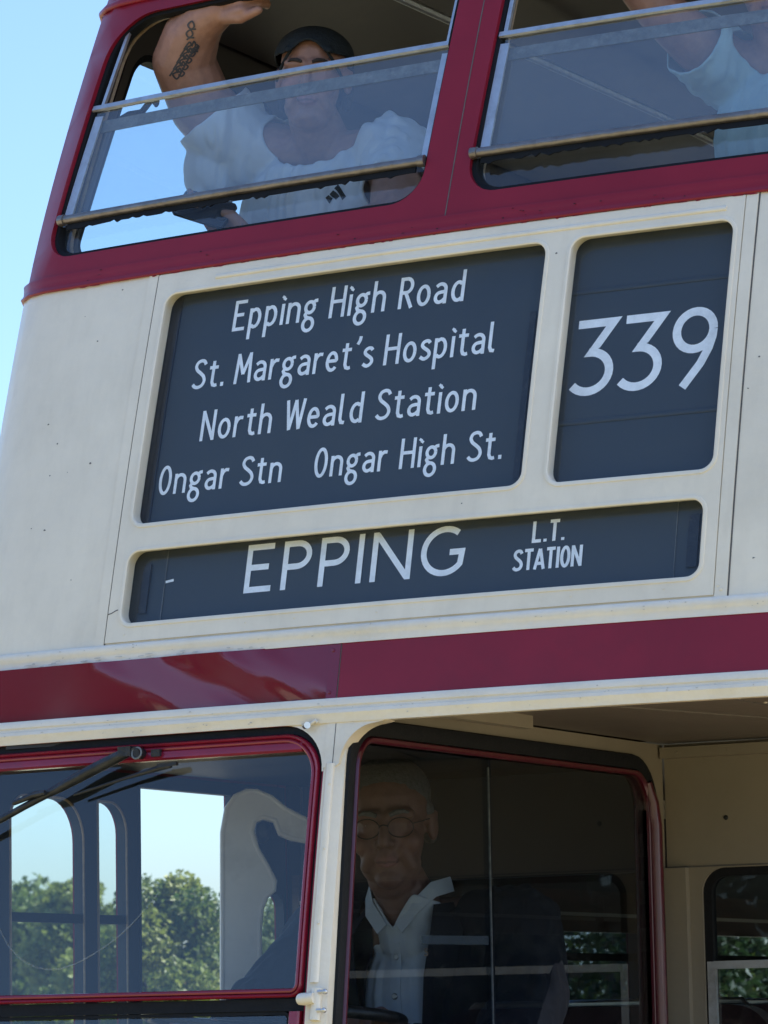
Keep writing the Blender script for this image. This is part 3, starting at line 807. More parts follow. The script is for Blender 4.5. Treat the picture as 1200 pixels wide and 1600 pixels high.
# --- bodysides: upper deck, lower saloon, cab offside
BAYS = [(1.36, 2.42), (2.56, 3.62), (3.76, 4.82), (4.96, 6.02), (6.16, 7.10)]
YR = 7.40
for s in (-1, 1):
    mp = sidemap(s)
    first = fillet([(0.305, 3.565), (1.25, 3.565), (1.25, 4.155), (0.545, 4.155)], [.04, .07, .07, .11], 8)
    holes = [first] + [rrect(a, 3.565, b, 4.155, .07) for a, b in BAYS]
    out = [(YE(3.4449), 3.4449), (YR, 3.4449), (YR, 4.30), (YE(4.30), 4.30), (YE(4.0), 4.0), (YE(3.7), 3.7)]
    mb = MB(); sheet(mb, out, holes, mp, 0.0, -0.006, 0.16)
    sd_ = mb.build("upper_side", M['red'], bus)
    mb = MB(); sheet(mb, [(YE(3.46) + .03, 3.46), (YR - .06, 3.46), (YR - .06, 4.28), (YE(4.28) + .03, 4.28), (YE(4.0) + .03, 4.0), (YE(3.7) + .03, 3.7)], holes, mp, -0.0065, -0.055, 0.16)
    mb.build("side_lining", M['lining'], sd_)
    for k, hpath in enumerate(holes):
        mb = MB(); rim(mb, hpath, flat_rect(-0.018, 0.003, -0.012, -0.050), mp, step=0.12)
        zz = 3.872
        if k: rim(mb, [(BAYS[k - 1][0] + .005, zz), (BAYS[k - 1][1] - .005, zz)], flat_rect(-0.024, 0.024, -0.020, -0.052), mp, False, 0.3)
        wf = mb.build("side_window", M['rubber'], sd_)
        pane("window_glass", hpath, -0.028, M['glass_side'], wf, mp, step=0.3)
    # cream waist and lower saloon side
    y0 = YB if s > 0 else 1.385
    sal = [rrect(a + .06, 1.33, b, 1.975, .06) for a, b in BAYS]
    mb = MB(); sheet(mb, [(YB, 0.45), (YR, 0.45), (YR, 2.30), (YB, 2.30)], sal, mp, 0.0, -0.006, 0.2)
    ls = mb.build("lower_side", M['red'], bus)
    mb = MB(); sheet(mb, [(YB + .045, 0.85), (YR - .06, 0.85), (YR - .06, 2.30), (YB + .045, 2.30)], sal, mp, -0.0065, -0.05, 0.2); mb.build("side_lining", M['lining'], ls)
    for k, hpath in enumerate(sal):
        mb = MB(); rim(mb, hpath, flat_rect(-0.018, 0.003, -0.012, -0.048), mp, step=0.12)
        rim(mb, [(BAYS[k][0] + .065, 1.84), (BAYS[k][1] - .005, 1.84)], flat_rect(-0.012, 0.012, -0.016, -0.044), mp, False, 0.3)
        wf = mb.build("side_window", M['rubber'], ls)
        pane("window_glass", hpath, -0.028, M['glass_side'], wf, mp, step=0.3)
        mb = MB(); rim(mb, [(BAYS[k][0], 2.012), (BAYS[k][1] + .06, 2.012)], flat_rect(-0.035, 0.095, -0.052, -0.075), mp, False, 0.4)
        mb.build("window_cove", M['wood'], ls)
        mb = MB(); rim(mb, [(BAYS[k][0], 1.972), (BAYS[k][1] + .06, 1.972)], flat_rect(-0.005, 0.006, -0.0755, -0.082), mp, False, 0.4)
        mb.build("cove_strip", M['cream_trim'], ls)
    mb = MB()
    sheet(mb, [(YE(2.3005), 2.3005), (YR, 2.3005), (YR, 3.4445), (YE(3.4445), 3.4445), (YE(2.9), 2.9)], [], mp, 0.0, -0.04, 0.25)
    mb.build("waist_panel", M['cream'], bus)
    mb = MB(); rim(mb, [(YE(3.442), 3.442), (YR, 3.442)], [(-0.021, 0.0006), (-0.021, 0.0065), (-.006, .0055), (.010, .0050), (.016, .009), (0.0215, 0.006), (0.0215, 0.0006)], mp, False, 0.4); mb.build("belt_moulding", M['red'], bus)
# rear wall and roof
mb = MB(); sheet(mb, [(-1.228, 0.45), (1.228, 0.45), (1.228, 3.4), (1.165, 4.30), (-1.165, 4.30), (-1.228, 3.4)], [rrect(-.85, 3.56, .85, 4.1, .1)], planeY(YR + .001), 0.0, -0.02, 0.2)
rp_ = mb.build("rear_panel", M['red'], bus)
mb = MB(); sheet(mb, [(-1.17, 0.85), (1.17, 0.85), (1.17, 2.35), (-1.17, 2.35)], [], planeY(YR - .025), 0.0, -0.02, 0.4); mb.build("rear_lining", M['lining'], rp_)
def roof(z0, th, hw, name, m, inset):
    ys = [0, .04, .10, .18, .3, .5, .9, 1.6, 2.6, 4, 5.5, 6.6, 7.0]; K = 20; vs = []
    for L_ in (0, 1):
        for i, dy in enumerate(ys):
            for k in range(K + 1):
                a = -1 + 2 * k / K
                dome = 1 - (1 - min(1, dy / 0.5)) ** 2.2
                x = a * hw * (0.965 + 0.035 * min(1, dy / .3)); crown = (1 - abs(a) ** 2.6)
                y = min(YR - inset, rake(z0) + 0.0433 * x * x + 0.03 + inset + dy + (0.14 * max(0, abs(a) - .85) / .15) * (1 if dy < 6 else 0))
                z = z0 + (0.17 * crown * (0.12 + 0.88 * dome)) - L_ * th
                vs.append((x, y, z))
    n = len(ys); q = n * (K + 1); fs = []
    for i in range(n - 1):
        for k in range(K):
            a = i * (K + 1) + k
            fs.append((a, a + 1, a + K + 2, a + K + 1)); fs.append((q + a, q + a + K + 1, q + a + K + 2, q + a + 1))
    for k in range(K): fs += [(k, q + k, q + k + 1, k + 1), ((n - 1) * (K + 1) + k, (n - 1) * (K + 1) + k + 1, q + (n - 1) * (K + 1) + k + 1, q + (n - 1) * (K + 1) + k)]
    for i in range(n - 1):
        for k in (0, K):
            a = i * (K + 1) + k; fs.append((a, a + K + 1, q + a + K + 1, q + a))
    mb = MB(); mb.add(vs, fs); return mb.build(name, m, bus)
rf = roof(4.29, 0.02, 1.17, "roof", M['red'], 0.0)
roof(4.265, 0.015, 1.12, "upper_ceiling", M['ceil_cream'], 0.03)
# rails and coving on the upper ceiling, front vent frame the passenger holds
mb = MB(); mb.tube([front(-0.98 + 1.9 * i / 20, 4.185, -0.075) for i in range(21)], 0.011, 10)
mb.build("front_grab_rail", M['alu'], bus)
mb = MB()
for x in (-0.55, 0.55): mb.tube([(x, 0.75, 4.27), (x, 2.5, 4.32), (x, 5, 4.32)], 0.012, 8)
mb.build("ceiling_rail", M['alu'], bus)
# floors
mb = MB(); mb.box((0, 3.9, 2.415), (2.36, 6.9, 0.05)); mb.box((0, 0.16, 2.415), (2.30, .55, .05))
mb.build("upper_floor", M['floor'], bus)
mb = MB(); mb.box((0, 4.38, 0.80), (2.36, 5.98, 0.05)); mb.build("lower_floor", M['floor'], bus)
mb = MB(); mb.box((0, 4.40, 2.372), (2.36, 5.98, 0.03)); mb.build("saloon_ceiling", M['ceil'], bus)
# seats
def seat(name, x, y, z, wd, back=0.78):
    mb = MB()
    for k in range(2):
        cx = x + (k - .5) * wd / 2
        mb.ell((cx, y - .20, z + 0.40), (wd * .27, 0.23, 0.075), None, 20, 10)
    r = fillet([(x - wd / 2, z + .42), (x + wd / 2, z + .42), (x + wd / 2, z + back), (x - wd / 2, z + back)], [.02, .02, .13, .13], 7)
    sheet(mb, r, [], planeY(y), 0.04, -0.04, 0.12)
    o = mb.build(name, M['seat'], bus)
    mb = MB(); mb.tube([(x - wd / 2, y, z), (x - wd / 2, y + .01, z + back - .1), (x - wd * .36, y + .01, z + back + .01), (x + wd * .36, y + .01, z + back + .01), (x + wd / 2, y + .01, z + back - .1), (x + wd / 2, y, z)], 0.012, 8)
    mb.build("seat_rail", M['steel'], o)
    return o
for x in (-.72, .72):
    for k in range(5): seat("lower_seat", x, 2.55 + k * .92, 0.82, .86, 0.86)
    for k in range(6): seat("upper_seat", x, 1.05 + k * .95, 2.44, .86, 0.80)

# --- driver's cab: front with the windscreen, pillar, lip gusset
WS = fillet([(-1.155, 1.10), (-0.150, 1.10), (-0.150, 2.2935), (-1.155, 2.2935)], [.06, .03, .105, .105], 9)
mb = MB(); sheet(mb, [(-UE, 0.45), (-0.146, 0.45), (-0.146, 2.2995), (-UE, 2.2995)], [WS], front, -0.001, -0.04, 0.09)
cabf = mb.build("cab_front", M['red'], bus)
SF = fillet([(-1.145, 1.702), (-0.157, 1.702), (-0.157, 2.2765), (-1.145, 2.2765)], [.015, .015, .092, .092], 9)
SFi = fillet([(-1.125, 1.724), (-0.177, 1.724), (-0.177, 2.256), (-1.125, 2.256)], [.01, .01, .075, .075], 9)
mb = MB()
sheet(mb, [(-1.150, 1.676), (-0.1515, 1.676)] + [q for q in fillet([(-1.150, 1.60), (-0.1515, 1.60), (-0.1515, 2.2925), (-1.150, 2.2925)], [0, 0, .10, .10], 9)[2:]], [SF], front, -0.006, -0.034, 0.08)
ws = mb.build("windscreen", M['rubber'], bus)
mb = MB()
rim(mb, SFi, [(0.0, -0.032), (0.0, -0.002), (0.002, 0.003), (0.0055, 0.005), (0.009, 0.003), (0.0105, -0.001), (0.012, 0.004), (0.015, 0.007), (0.018, 0.004), (0.0198, -0.002), (0.0198, -0.032)], front)
mb.build("opening_frame", M['red_frame'], ws)
mb = MB(); rim(mb, [(-1.12, 2.2465), (-0.205, 2.2465)], [(-0.011, -0.03), (-0.011, -0.001), (-0.006, 0.0035), (0.006, 0.0035), (0.011, -0.001), (0.011, -0.03)], front, False)
mb.build("frame_head", M['red_frame'], ws)
pane("windscreen_glass", SFi, -0.016, M['glass_cab'], ws)
mb = MB()
ap = [(-1.011, 1.898), (-0.966, 1.839), (-0.915, 1.800), (-0.85, 1.780), (-0.78, 1.786), (-0.70, 1.82), (-0.63, 1.866), (-0.555, 1.94)]
rim(mb, crom([(-1.06, 1.95)] + ap, 6), flat_rect(-0.0016, 0.0016, -0.0150, -0.0146), front, False)
mb.build("wiper_smear", glass("wiped_dust_line", (0.9, 0.92, 0.92), 1.1, 0.13, (0.6, 0.62, 0.6), dscale=9), ws)
LF = fillet([(-1.145, 1.13), (-0.160, 1.13), (-0.160, 1.6755), (-1.145, 1.6755)], [.03, .03, .012, .012], 4)
LFi = fillet([(-1.12, 1.15), (-0.196, 1.15), (-0.196, 1.668), (-1.12, 1.668)], [.02, .02, .01, .01], 4)
mb = MB(); rim(mb, LFi, [(0, -.03), (0, -.009), (.007, -.009), (.007, -.03)], front)
lw = mb.build("lower_windscreen", M['rubber'], bus)
mb = MB(); rim(mb, [(-0.171, 1.12), (-0.171, 1.675)], [(-.0135, -.03), (-.0135, .004), (-.010, .008), (.010, .008), (.0135, .004), (.0135, -.03)], front, False)
mb.build("pane_stile", M['red_frame'], lw)
pane("lower_glass", LFi, -0.016, M['glass_cab'], lw)
# pillar between windscreen and the open nearside
mb = MB()
rim(mb, [(-0.1235, z) for z in (0.6, 1.0, 1.4, 1.66, 1.9, 2.1, 2.2965)], [(-0.0225, -0.05), (-0.0225, 0.0005), (0.006, 0.0005), (0.0235, -0.012), (0.0235, -0.05)][::-1], front, False, 0.1)
pil = mb.build("cab_pillar", M['cream_trim'], bus)
mb = MB(); rim(mb, [(-0.1285, 1.735), (-0.1285, 2.0), (-0.1285, 2.205)], half_round(-0.0105, 0.0105, 0.0006, 0.010), front, False)
for z in (1.86, 2.02, 2.16): rivet(mb, front(-0.123, z, 0.0102), (0, -1, 0), 0.0028, 0.001)
mb.build("pillar_bead", M['cream_trim'], pil)
g_ = [(-0.146, 2.2945), (-0.146, 2.196), (-0.118, 2.196), (-0.108, 2.204)] + [(-0.022 - 0.085 * cos(radians(a)), 2.204 + 0.085 * sin(radians(a))) for a in range(8, 91, 8)] + [(-0.005, 2.2925), (-0.005, 2.2945)]
mb = MB(); sheet(mb, g_, [], front, 0.0030, -0.046, 0.03); mb.build("corner_gusset", M['cream_trim'], pil)
mb = MB(); rim(mb, [(-0.1235, 2.198), (-0.1235, 2.292)], flat_rect(-0.0008, 0.0008, 0.0030, 0.0035), front, False); mb.build("gusset_seam", M['sealant'], pil)
cp_ = [(-0.1465, 2.2945), (-0.1465, 2.1885)] + [(-0.2555 + .1055 * cos(radians(a)), 2.1885 + .1055 * sin(radians(a))) for a in range(0, 91, 9)] + [(-0.2555, 2.2945)]
mb = MB(); sheet(mb, cp_, [], front, 0.0014, -0.0008, 0.05); mb.build("corner_plate", M['cream_trim'], cabf)
# hinge fitting at the foot of the opening windscreen
mb = MB()
mb.tube([front(-0.118, 1.655, .006), front(-0.118, 1.722, .006)], 0.012, 12)
hg = mb.build("hinge_post", M['cream_trim'], pil)
mb = MB(); mb.tube([front(-0.150, 1.700, .018), front(-0.138, 1.700, .022), front(-0.116, 1.702, .020)], [.0125, .0135, .0115], 14); mb.build("hinge_barrel", M['cream_trim'], hg)
for z in (1.715, 1.676):
    mb = MB(); mb.tube([front(-0.112, z, .012), front(-0.094, z, .012)], 0.0042, 8); mb.ell(front(-.094, z, .012), (.006, .006, .006)); mb.build("bolt", M['steel'], hg)
# catch at the top corner of the windscreen
mb = MB(); q = front(-0.196, 2.2905, .012); mb.tube([q, q + Vector((0.012, -.012, 0))], 0.0075, 12)
ct = mb.build("windscreen_catch", M['steel'], bus)
mb = MB(); mb.tube([q + Vector((.004, -.004, .002)), front(-0.180, 2.2945, .014), front(-0.170, 2.301, .012), front(-0.166, 2.296, .012)], .0035, 8); mb.build("catch_loop", M['cream_trim'], ct)
# wiper
mb = MB(); c = front(-0.645, 2.254, 0.016)
mb.tube([front(-0.628, 2.253, .004), front(-0.628, 2.253, .034)], 0.013, 14); mb.box(front(-0.655, 2.258, .026), (0.034, .024, .022))
mb.box(front(-0.585, 2.252, .007), (0.022, .012, .016))
wp = mb.build("wiper", M['black'], bus)
mb = MB(); mb.tube([front(-0.622 + .0125 * cos(a * pi / 8), 2.2525 + .0125 * sin(a * pi / 8), .034) for a in range(16)], .0022, 6, True); mb.build("pivot_ring", M['dust_rail'], wp)
mb = MB()
pa = [(-0.655, 2.257), (-0.70, 2.240), (-0.76, 2.217), (-0.83, 2.188), (-0.871, 2.172), (-0.935, 2.147), (-1.00, 2.120), (-1.06, 2.095)]
mb.tube([front(u, z, .024 - .004 * i / 7) for i, (u, z) in enumerate(pa)], [.012, .0135, .0135, .011, .0085, .008, .008, .007], 10)
mb.build("wiper_arm", M['black'], wp)
mb = MB(); mb.tube([front(-0.538, 2.221, .013), front(-0.575, 2.217, .009), front(-0.66, 2.200, .009), front(-0.80, 2.168, .012)], [.0055, .0065, .004, .003], 8)
mb.box(front(-0.548, 2.2235, .013), (.05, .010, .009), Matrix.Rotation(-.05, 3, 'Y')); mb.build("link_rod", M['black'], wp)
mb = MB(); mb.tube([front(-0.958, 2.157, .030), front(-0.90, 2.172, .034), front(-0.865, 2.176, .036)], [.006, .0075, .006], 8); mb.build("blade_clip", M['black'], wp)
mb = MB(); mb.tube([front(-0.90, 2.160, .022), front(-1.08, 2.086, .018)], [.005, .005], 6); mb.build("wiper_blade", M['rubber'], wp)

# --- cab offside with its lights, the sliding door window and the cream rear post
cm = sidemap(-1)
q1 = fillet([(0.056, 1.33), (0.370, 1.33), (0.370, 2.207), (0.056, 2.207)], [.03, .03, .105, .06], 9)
q2 = fillet([(0.438, 1.33), (0.566, 1.33), (0.566, 2.207), (0.438, 2.207)], [.01, .02, .078, .002], 9)
q3 = [(0.628, 1.40), (1.095, 1.40), (1.095, 2.252), (0.628, 2.252)]
q4 = fillet([(1.235, 1.50), (1.352, 1.50), (1.352, 1.996), (1.235, 1.996)], [.02, .02, .04, .06], 7)
out = [(YE(.4501), 0.4501), (1.383, 0.4501), (1.383, 2.2990), (YE(2.299), 2.2990), (YE(1.7), 1.7), (YE(1.1), 1.1)]
mb = MB(); sheet(mb, out, [q1, q2, q3, q4], cm, 0.0, -0.004, 0.12); cs = mb.build("cab_side", M['red'], bus)
mb = MB(); sheet(mb, [(YE(1.0) + .02, 1.0), (1.365, 1.0), (1.365, 2.285), (YE(2.285) + .02, 2.285), (YE(1.7) + .02, 1.7)], [q1, q2, q3, q4], cm, -0.0045, -0.030, 0.10)
mb.build("cab_side_lining", M['navy_lining'], cs)
for nm, q in (("quarter_light", q1), ("quarter_light", q2)):
    mb = MB(); rim(mb, q, flat_rect(-0.001, 0.004, -0.0302, -0.034), cm, step=0.08)
    ql = mb.build(nm, M['tan_wood'], cs)
    ya, yb = q[0][0], 0
    y0, y1 = min(p[0] for p in q), max(p[0] for p in q)
    mb = MB(); rim(mb, [(y0 + .001, 1.915), (y1 - .001, 1.915)], flat_rect(-0.011, 0.011, -0.008, -0.03), cm, False); mb.build("crossbar", M['rubber'], ql)
    pane("quarter_glass", q, -0.014, M['glass_side'], ql, cm, step=0.15)
mb = MB(); rim(mb, q3, flat_rect(-0.001, 0.006, -0.0302, -0.036), cm, step=0.2); mb.build("door_window", M['navy_lining'], cs)
pane("rear_light", q4, -0.014, M['glass_side'], cs, cm, step=0.15)
po = [(-.017, 1.20), (-.017, 1.684), (-.011, 2.148), (.001, 2.211), (.025, 2.244), (.057, 2.259), (.086, 2.258), (.124, 2.241), (.162, 2.209), (.219, 2.179), (.265, 2.164), (.264, 2.107), (.218, 2.116), (.172, 2.125), (.141, 2.139), (.128, 2.173), (.101, 2.181), (.081, 2.173), (.074, 2.147), (.087, 2.105), (.113, 2.059), (.132, 2.019), (.129, 1.993), (.108, 1.976), (.096, 1.947), (.091, 1.897), (.088, 1.682), (.088, 1.20)]
pe, pn = Vector((0.8499, 0.5269, 0)), Vector((0.5269, -0.8499, 0))
mpp = lambda u, v, o: Vector((-1.172, .955, v)) + pe * u + pn * o
mb = MB(); sheet(mb, po, [], mpp, 0.0, -0.035, 0.03)
rim(mb, po, [(-.012, -.001), (-.008, .0015), (-.003, .001), (.001, -.003), (.0025, -.010), (.0025, -.03), (-.012, -.03)], mpp, step=.02)
mb.build("cab_rear_post", M['post'], bus)
mb = MB(); mb.ell(mpp(.100, 2.150, -.055), (.022, .03, .034)); mb.build("coat_hook", M['black'], bus)
# --- cab nearside wall with the sliding window
nx = planeX(XN)
NS = fillet([(rake(1.05) + .085, 1.05), (1.262, 1.05), (1.262, 2.2545), (rake(2.2545) + .066, 2.2545)], [.05, .05, .085, .07], 8)
mb = MB(); sheet(mb, [(rake(.7) + .05, 0.7), (1.369, 0.7), (1.369, 2.342), (rake(2.30) + .05, 2.342), (rake(1.5) + .05, 1.5)], [NS], nx, -0.004, -0.03, 0.12)
nw = mb.build("cab_nearside_wall", M['cream_shaded'], bus)
mb = MB(); rim(mb, NS, [(0.0, -.032), (0.0, .003), (.004, .008), (.011, .009), (.015, .004), (.016, -.0035), (.012, -.0035), (.012, -.032)], nx)
sw = mb.build("cab_side_window", M['red_deep'], bus)
mb = MB(); rim(mb, NS, [(0.0165, -.0035), (0.0165, .004), (.036, .008), (.050, .006), (.054, -.0035)], nx); mb.build("window_seal", M['rubber'], sw)
mb = MB(); mb.tube([(XN + .008, 1.283, 1.0), (XN + .008, 1.283, 1.6), (XN + .008, 1.283, 2.13), (XN + .007, 1.276, 2.19), (XN + .004, 1.255, 2.24)], [.020, .020, .020, .017, .011], 12); mb.build("rear_stile", M['red_deep'], sw)
mb = MB(); rim(mb, NS, [(0.012, -.0325), (0.040, -.0325), (0.040, -.045), (0.012, -.045)], nx); mb.build("inner_seal", M['rubber'], sw)
pane("fixed_glass", fillet([(0.400, 1.05), (1.262, 1.05), (1.262, 2.2545), (0.405, 2.2545)], [0, .05, .085, 0], 8), -0.010, M['glass_cabside'], sw, nx, step=0.2)
pane("sliding_glass", fillet([(rake(1.05) + .085, 1.05), (0.408, 1.05), (0.4145, 2.2545), (rake(2.2545) + .066, 2.2545)], [.05, 0, 0, .07], 8), -0.022, M['glass_cabside'], sw, nx, step=0.2)
mb = MB(); rim(mb, [(0.408, 1.08), (0.4145, 2.235)], flat_rect(-0.0008, 0.0008, -0.020, -0.025), nx, False, 0.2); mb.build("glass_edge", M['dust_rail'], sw)
mb = MB(); rim(mb, [(0.085, 1.830), (0.405, 1.832)], flat_rect(-0.010, 0.010, -0.026, -0.032), nx, False, 0.2); mb.build("pale_strip", glass("pale_translucent", (.6, .65, .68), 1.5, 0.22, (.45, .5, .55)), sw)  # pale translucent strip across the inside of the sliding glass
mb = MB()
for s_ in G['s'][1]: ribbon(mb, [(0.048 + q[0] * .062, 1.793 + q[1] * .026) for q in s_], 0.0042, lambda a, b, c: nx(a, b, -0.0085 + c))
me = mb.mesh("letter_decal"); me.materials.append(M['black']); link("letter_decal", me, sw)
# --- front bulkhead of the lower saloon
BW = fillet([(-0.004, 1.30), (1.02, 1.30), (1.02, 2.022), (-0.004, 2.022)], [.05, .05, .062, .062], 8)
by = planeY(YB)
mb = MB(); sheet(mb, [(-0.099, 0.7), (1.228, 0.7), (1.228, 2.342), (-0.099, 2.342)], [BW], by, 0.0, -0.04, 0.12)
bk = mb.build("front_bulkhead", M['cream_shaded'], bus)
mb = MB(); rim(mb, [(-0.069, 0.72), (-0.069, 2.0245)], flat_rect(-0.030, 0.030, 0.0004, 0.022), by, False, 0.3); mb.build("bulkhead_post", M['cream_shaded'], bk)
mb = MB(); rim(mb, [(-0.098, 2.319), (1.20, 2.319)], flat_rect(-0.014, 0.014, 0.0004, 0.030), by, False, 0.2)
for i in range(9): rivet(mb, by(-.05 + i * .14, 2.319, .030), (0, -1, 0), .004, .0015)
mb.build("header_board", M['cream_shaded'], bk)
mb = MB(); rim(mb, [(-0.098, 2.027), (1.20, 2.027)], flat_rect(-0.002, 0.002, 0.0004, 0.0015), by, False, 0.2); mb.build("panel_seam", M['sealant'], bk)
mb = MB(); rivet(mb, by(0.068, 2.148, 0), (0, -1, 0), .007, .003); mb.build("screw_head", M['black'], bk)
mb = MB(); rim(mb, BW, [(-0.022, -0.008), (-0.022, -0.036), (0.001, -0.036), (0.001, -0.008)], by)
bw = mb.build("bulkhead_window", M['rubber'], bk)
mb = MB(); rim(mb, [(0.020, 1.776), (1.0, 1.776)], flat_rect(-0.010, 0.010, -0.004, -0.030), by, False, 0.3); mb.build("sash_bar", M['alu'], bw)
mb = MB(); rim(mb, [(0.012, 1.32), (0.012, 1.785)], flat_rect(-0.011, 0.011, -0.006, -0.020), by, False, 0.3); mb.build("side_channel", M['alu'], bw)
pane("bulkhead_glass", BW, -0.022, M['glass_cabside'], bw, by, step=0.3)
CW = fillet([(-0.90, 1.30), (-0.150, 1.30), (-0.150, 2.018), (-0.90, 2.018)], [.04, .04, .05, .05], 6)
mb = MB(); sheet(mb, [(-1.175, 0.7), (-0.131, 0.7), (-0.131, 2.342), (-1.175, 2.342)], [CW], by, 0.0, -0.03, 0.14)
cb = mb.build("cab_bulkhead", M['navy_lining'], bus)
pane("cab_rear_glass", CW, -0.012, M['glass_cabside'], cb, by, step=0.3)
# ceilings of canopy and cab
mb = MB(); sheet(mb, [(XN + .003, -0.285), (0.5, -0.278), (1.0, -0.245), (1.10, -0.22), (1.17, -0.10), (1.17, YB - .001), (XN + .003, YB - .001)], [], planeZ(2.345), 0.0, 0.012, 0.15)
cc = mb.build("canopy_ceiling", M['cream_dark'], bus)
pz = planeZ(2.345)
mb = MB(); rim(mb, [(0.10, -0.27), (0.28, 0.30), (0.48, 1.0), (0.585, 1.36)], flat_rect(-0.022, 0.022, -0.004, -0.0004), pz, False, 0.2); mb.build("ceiling_batten", M['cream_dark'], cc)
mb = MB(); rim(mb, [(0.565, -0.10), (0.565, 0.6), (0.565, 1.35)], flat_rect(-0.003, 0.003, -0.0012, -0.0003), pz, False, 0.2); rim(mb, [(0.24, -0.235), (1.05, -0.20)], flat_rect(-0.003, 0.003, -0.0012, -0.0003), pz, False, 0.2)
absorb(cc, mb, M['sealant'])
mb = MB(); mb.box((0.005, 0.12, 2.330), (0.03, 0.50, 0.03)); mb.build("lamp_bracket", M['cream_shaded'], cc)
mb = MB()
for i in range(10): rivet(mb, (0.585 + .004 * (i % 2), -0.02 + i * .14, 2.345), (0, 0, -1), .005, .003)
absorb(cc, mb, M['rivet'])
mb = MB(); sheet(mb, [(-1.02, -0.26), (XN - .031, -0.285), (XN - .031, YB - .001), (-1.177, YB - .001), (-1.177, -0.10)], [], planeZ(2.2855), 0.0, 0.015, 0.15)
mb.build("cab_ceiling", M['navy_lining'], bus)
mb = MB(); mb.box((-0.63, -0.20, 1.28), (0.92, 0.20, 0.30)); mb.box((-0.63, 0.5, 0.98), (1.04, 1.7, 0.04)); mb.build("cab_dash", M['navy_lining'], bus)
# steering wheel
mb = MB(); rot = Matrix.Rotation(radians(-5), 3, 'X'); cw = Vector((-0.545, 0.13, 1.662))
mb.tube([cw + rot @ Vector((0.295 * cos(2 * pi * k / 40), 0.295 * sin(2 * pi * k / 40), 0)) for k in range(40)], 0.0145, 10, True)
sw_ = mb.build("steering_wheel", M['black'], bus)
for k in range(3):
    a = radians(90 + 120 * k); mb = MB()
    mb.tube([cw + rot @ Vector((.03 * cos(a), .03 * sin(a), -.03)), cw + rot @ Vector((.29 * cos(a), .29 * sin(a), 0))], .009, 8); mb.build("spoke", M['black'], sw_)
mb = MB(); mb.tube([cw + rot @ Vector((0, 0, -.02)), cw + rot @ Vector((0, 0, -.5))], .03, 12); mb.build("steering_column", M['black'], sw_)
# driver's seat back
mb = MB(); sheet(mb, fillet([(-.86, 1.1), (-.34, 1.1), (-.34, 1.70), (-.86, 1.70)], [.03, .03, .1, .1]), [], planeY(1.02), .05, -.03, .15); mb.ell((-.6, .82, 1.18), (.26, .27, .08)); mb.build("driver_seat", M['leather'], bus)
# --- lower front: bonnet, radiator, wings, headlamps and wheels
def loft(secs):
    K = len(secs[0]); vs = [q for s_ in secs for q in s_]; fs = []
    for i in range(len(secs) - 1):
        for k in range(K - 1): a = i * K + k; fs.append((a, a + 1, a + K + 1, a + K))
    fs += [tuple(range(K)), tuple(range((len(secs) - 1) * K, len(secs) * K))]
    return vs, fs
mb = MB(); secs = []
for y, hw, zt in ((-.42, .27, 1.30), (-.2, .29, 1.335), (.4, .33, 1.37), (1.36, .36, 1.40)):
    c0 = .27
    secs.append([Vector((c0 + hw * cos(a), y, zt - .16 + .16 * sin(a))) if 0 <= a <= pi else None for a in [pi * k / 14 for k in range(15)]] + [Vector((c0 - hw, y, .62)), Vector((c0 + hw, y, .62))])
v_, f_ = loft(secs); mb.add(v_, f_ + [(i * 17 + 16, i * 17, (i + 1) * 17, (i + 1) * 17 + 16) for i in range(3)]); mb.build("bonnet", M['red'], bus)
mb = MB(); rim(mb, fillet([(.02, .56), (.52, .56), (.52, 1.24), (.02, 1.24)], [.04, .04, .09, .09]), [(0, -.03), (0, .03), (.02, .045), (.04, .03), (.04, -.03)], planeY(-.44))
rd = mb.build("radiator", M['steel'], bus)
mb = MB()
for i in range(22): mb.box((.035 + i * .0224, -.43, .9), (.007, .03, .66))
mb.build("grille", M['black'], rd)
for x in (-.78, .86):
    mb = MB(); mb.ell((x, -.45, .86), (.12, .10, .12)); hl = mb.build("headlamp", M['black'], bus)
    mb = MB(); mb.ell((x, -.505, .86), (.105, .055, .105)); mb.build("lens", M['steel'], hl)
for x in (-1.05, 1.05):
    for y in (.35, 5.2):
        mb = MB(); mb.tube([(x - .12, y, .5), (x - .10, y, .5), (x + .10, y, .5), (x + .12, y, .5)], [.44, .5, .5, .44], 36); wl = mb.build("wheel", M['rubber'], bus)
        mb = MB(); mb.tube([(x - .125, y, .5), (x + .125, y, .5)], .27, 28); mb.build("rim", M['red'], wl)
mb = MB(); mb.box((0, 3.6, .52), (2.2, 6.6, .12)); mb.build("chassis", M['black'], bus)

# ------------------------------------------------------------------ people
def bake(mb, name, voxel, smooth=6, fac=0.5):
    """fuse overlapping closed shapes into one continuous skin"""
    me = mb.mesh(name + "_raw")
    o = bpy.data.objects.new(name + "_raw", me); COL.objects.link(o)
    r = o.modifiers.new("r", 'REMESH'); r.mode = 'VOXEL'; r.voxel_size = voxel; r.use_smooth_shade = True
    s_ = o.modifiers.new("s", 'SMOOTH'); s_.iterations = smooth; s_.factor = fac
    dg = bpy.context.evaluated_depsgraph_get(); dg.update()
    out = bpy.data.meshes.new_from_object(o.evaluated_get(dg))
    out.name = name
    bpy.data.objects.remove(o); bpy.data.meshes.remove(me)
    return out

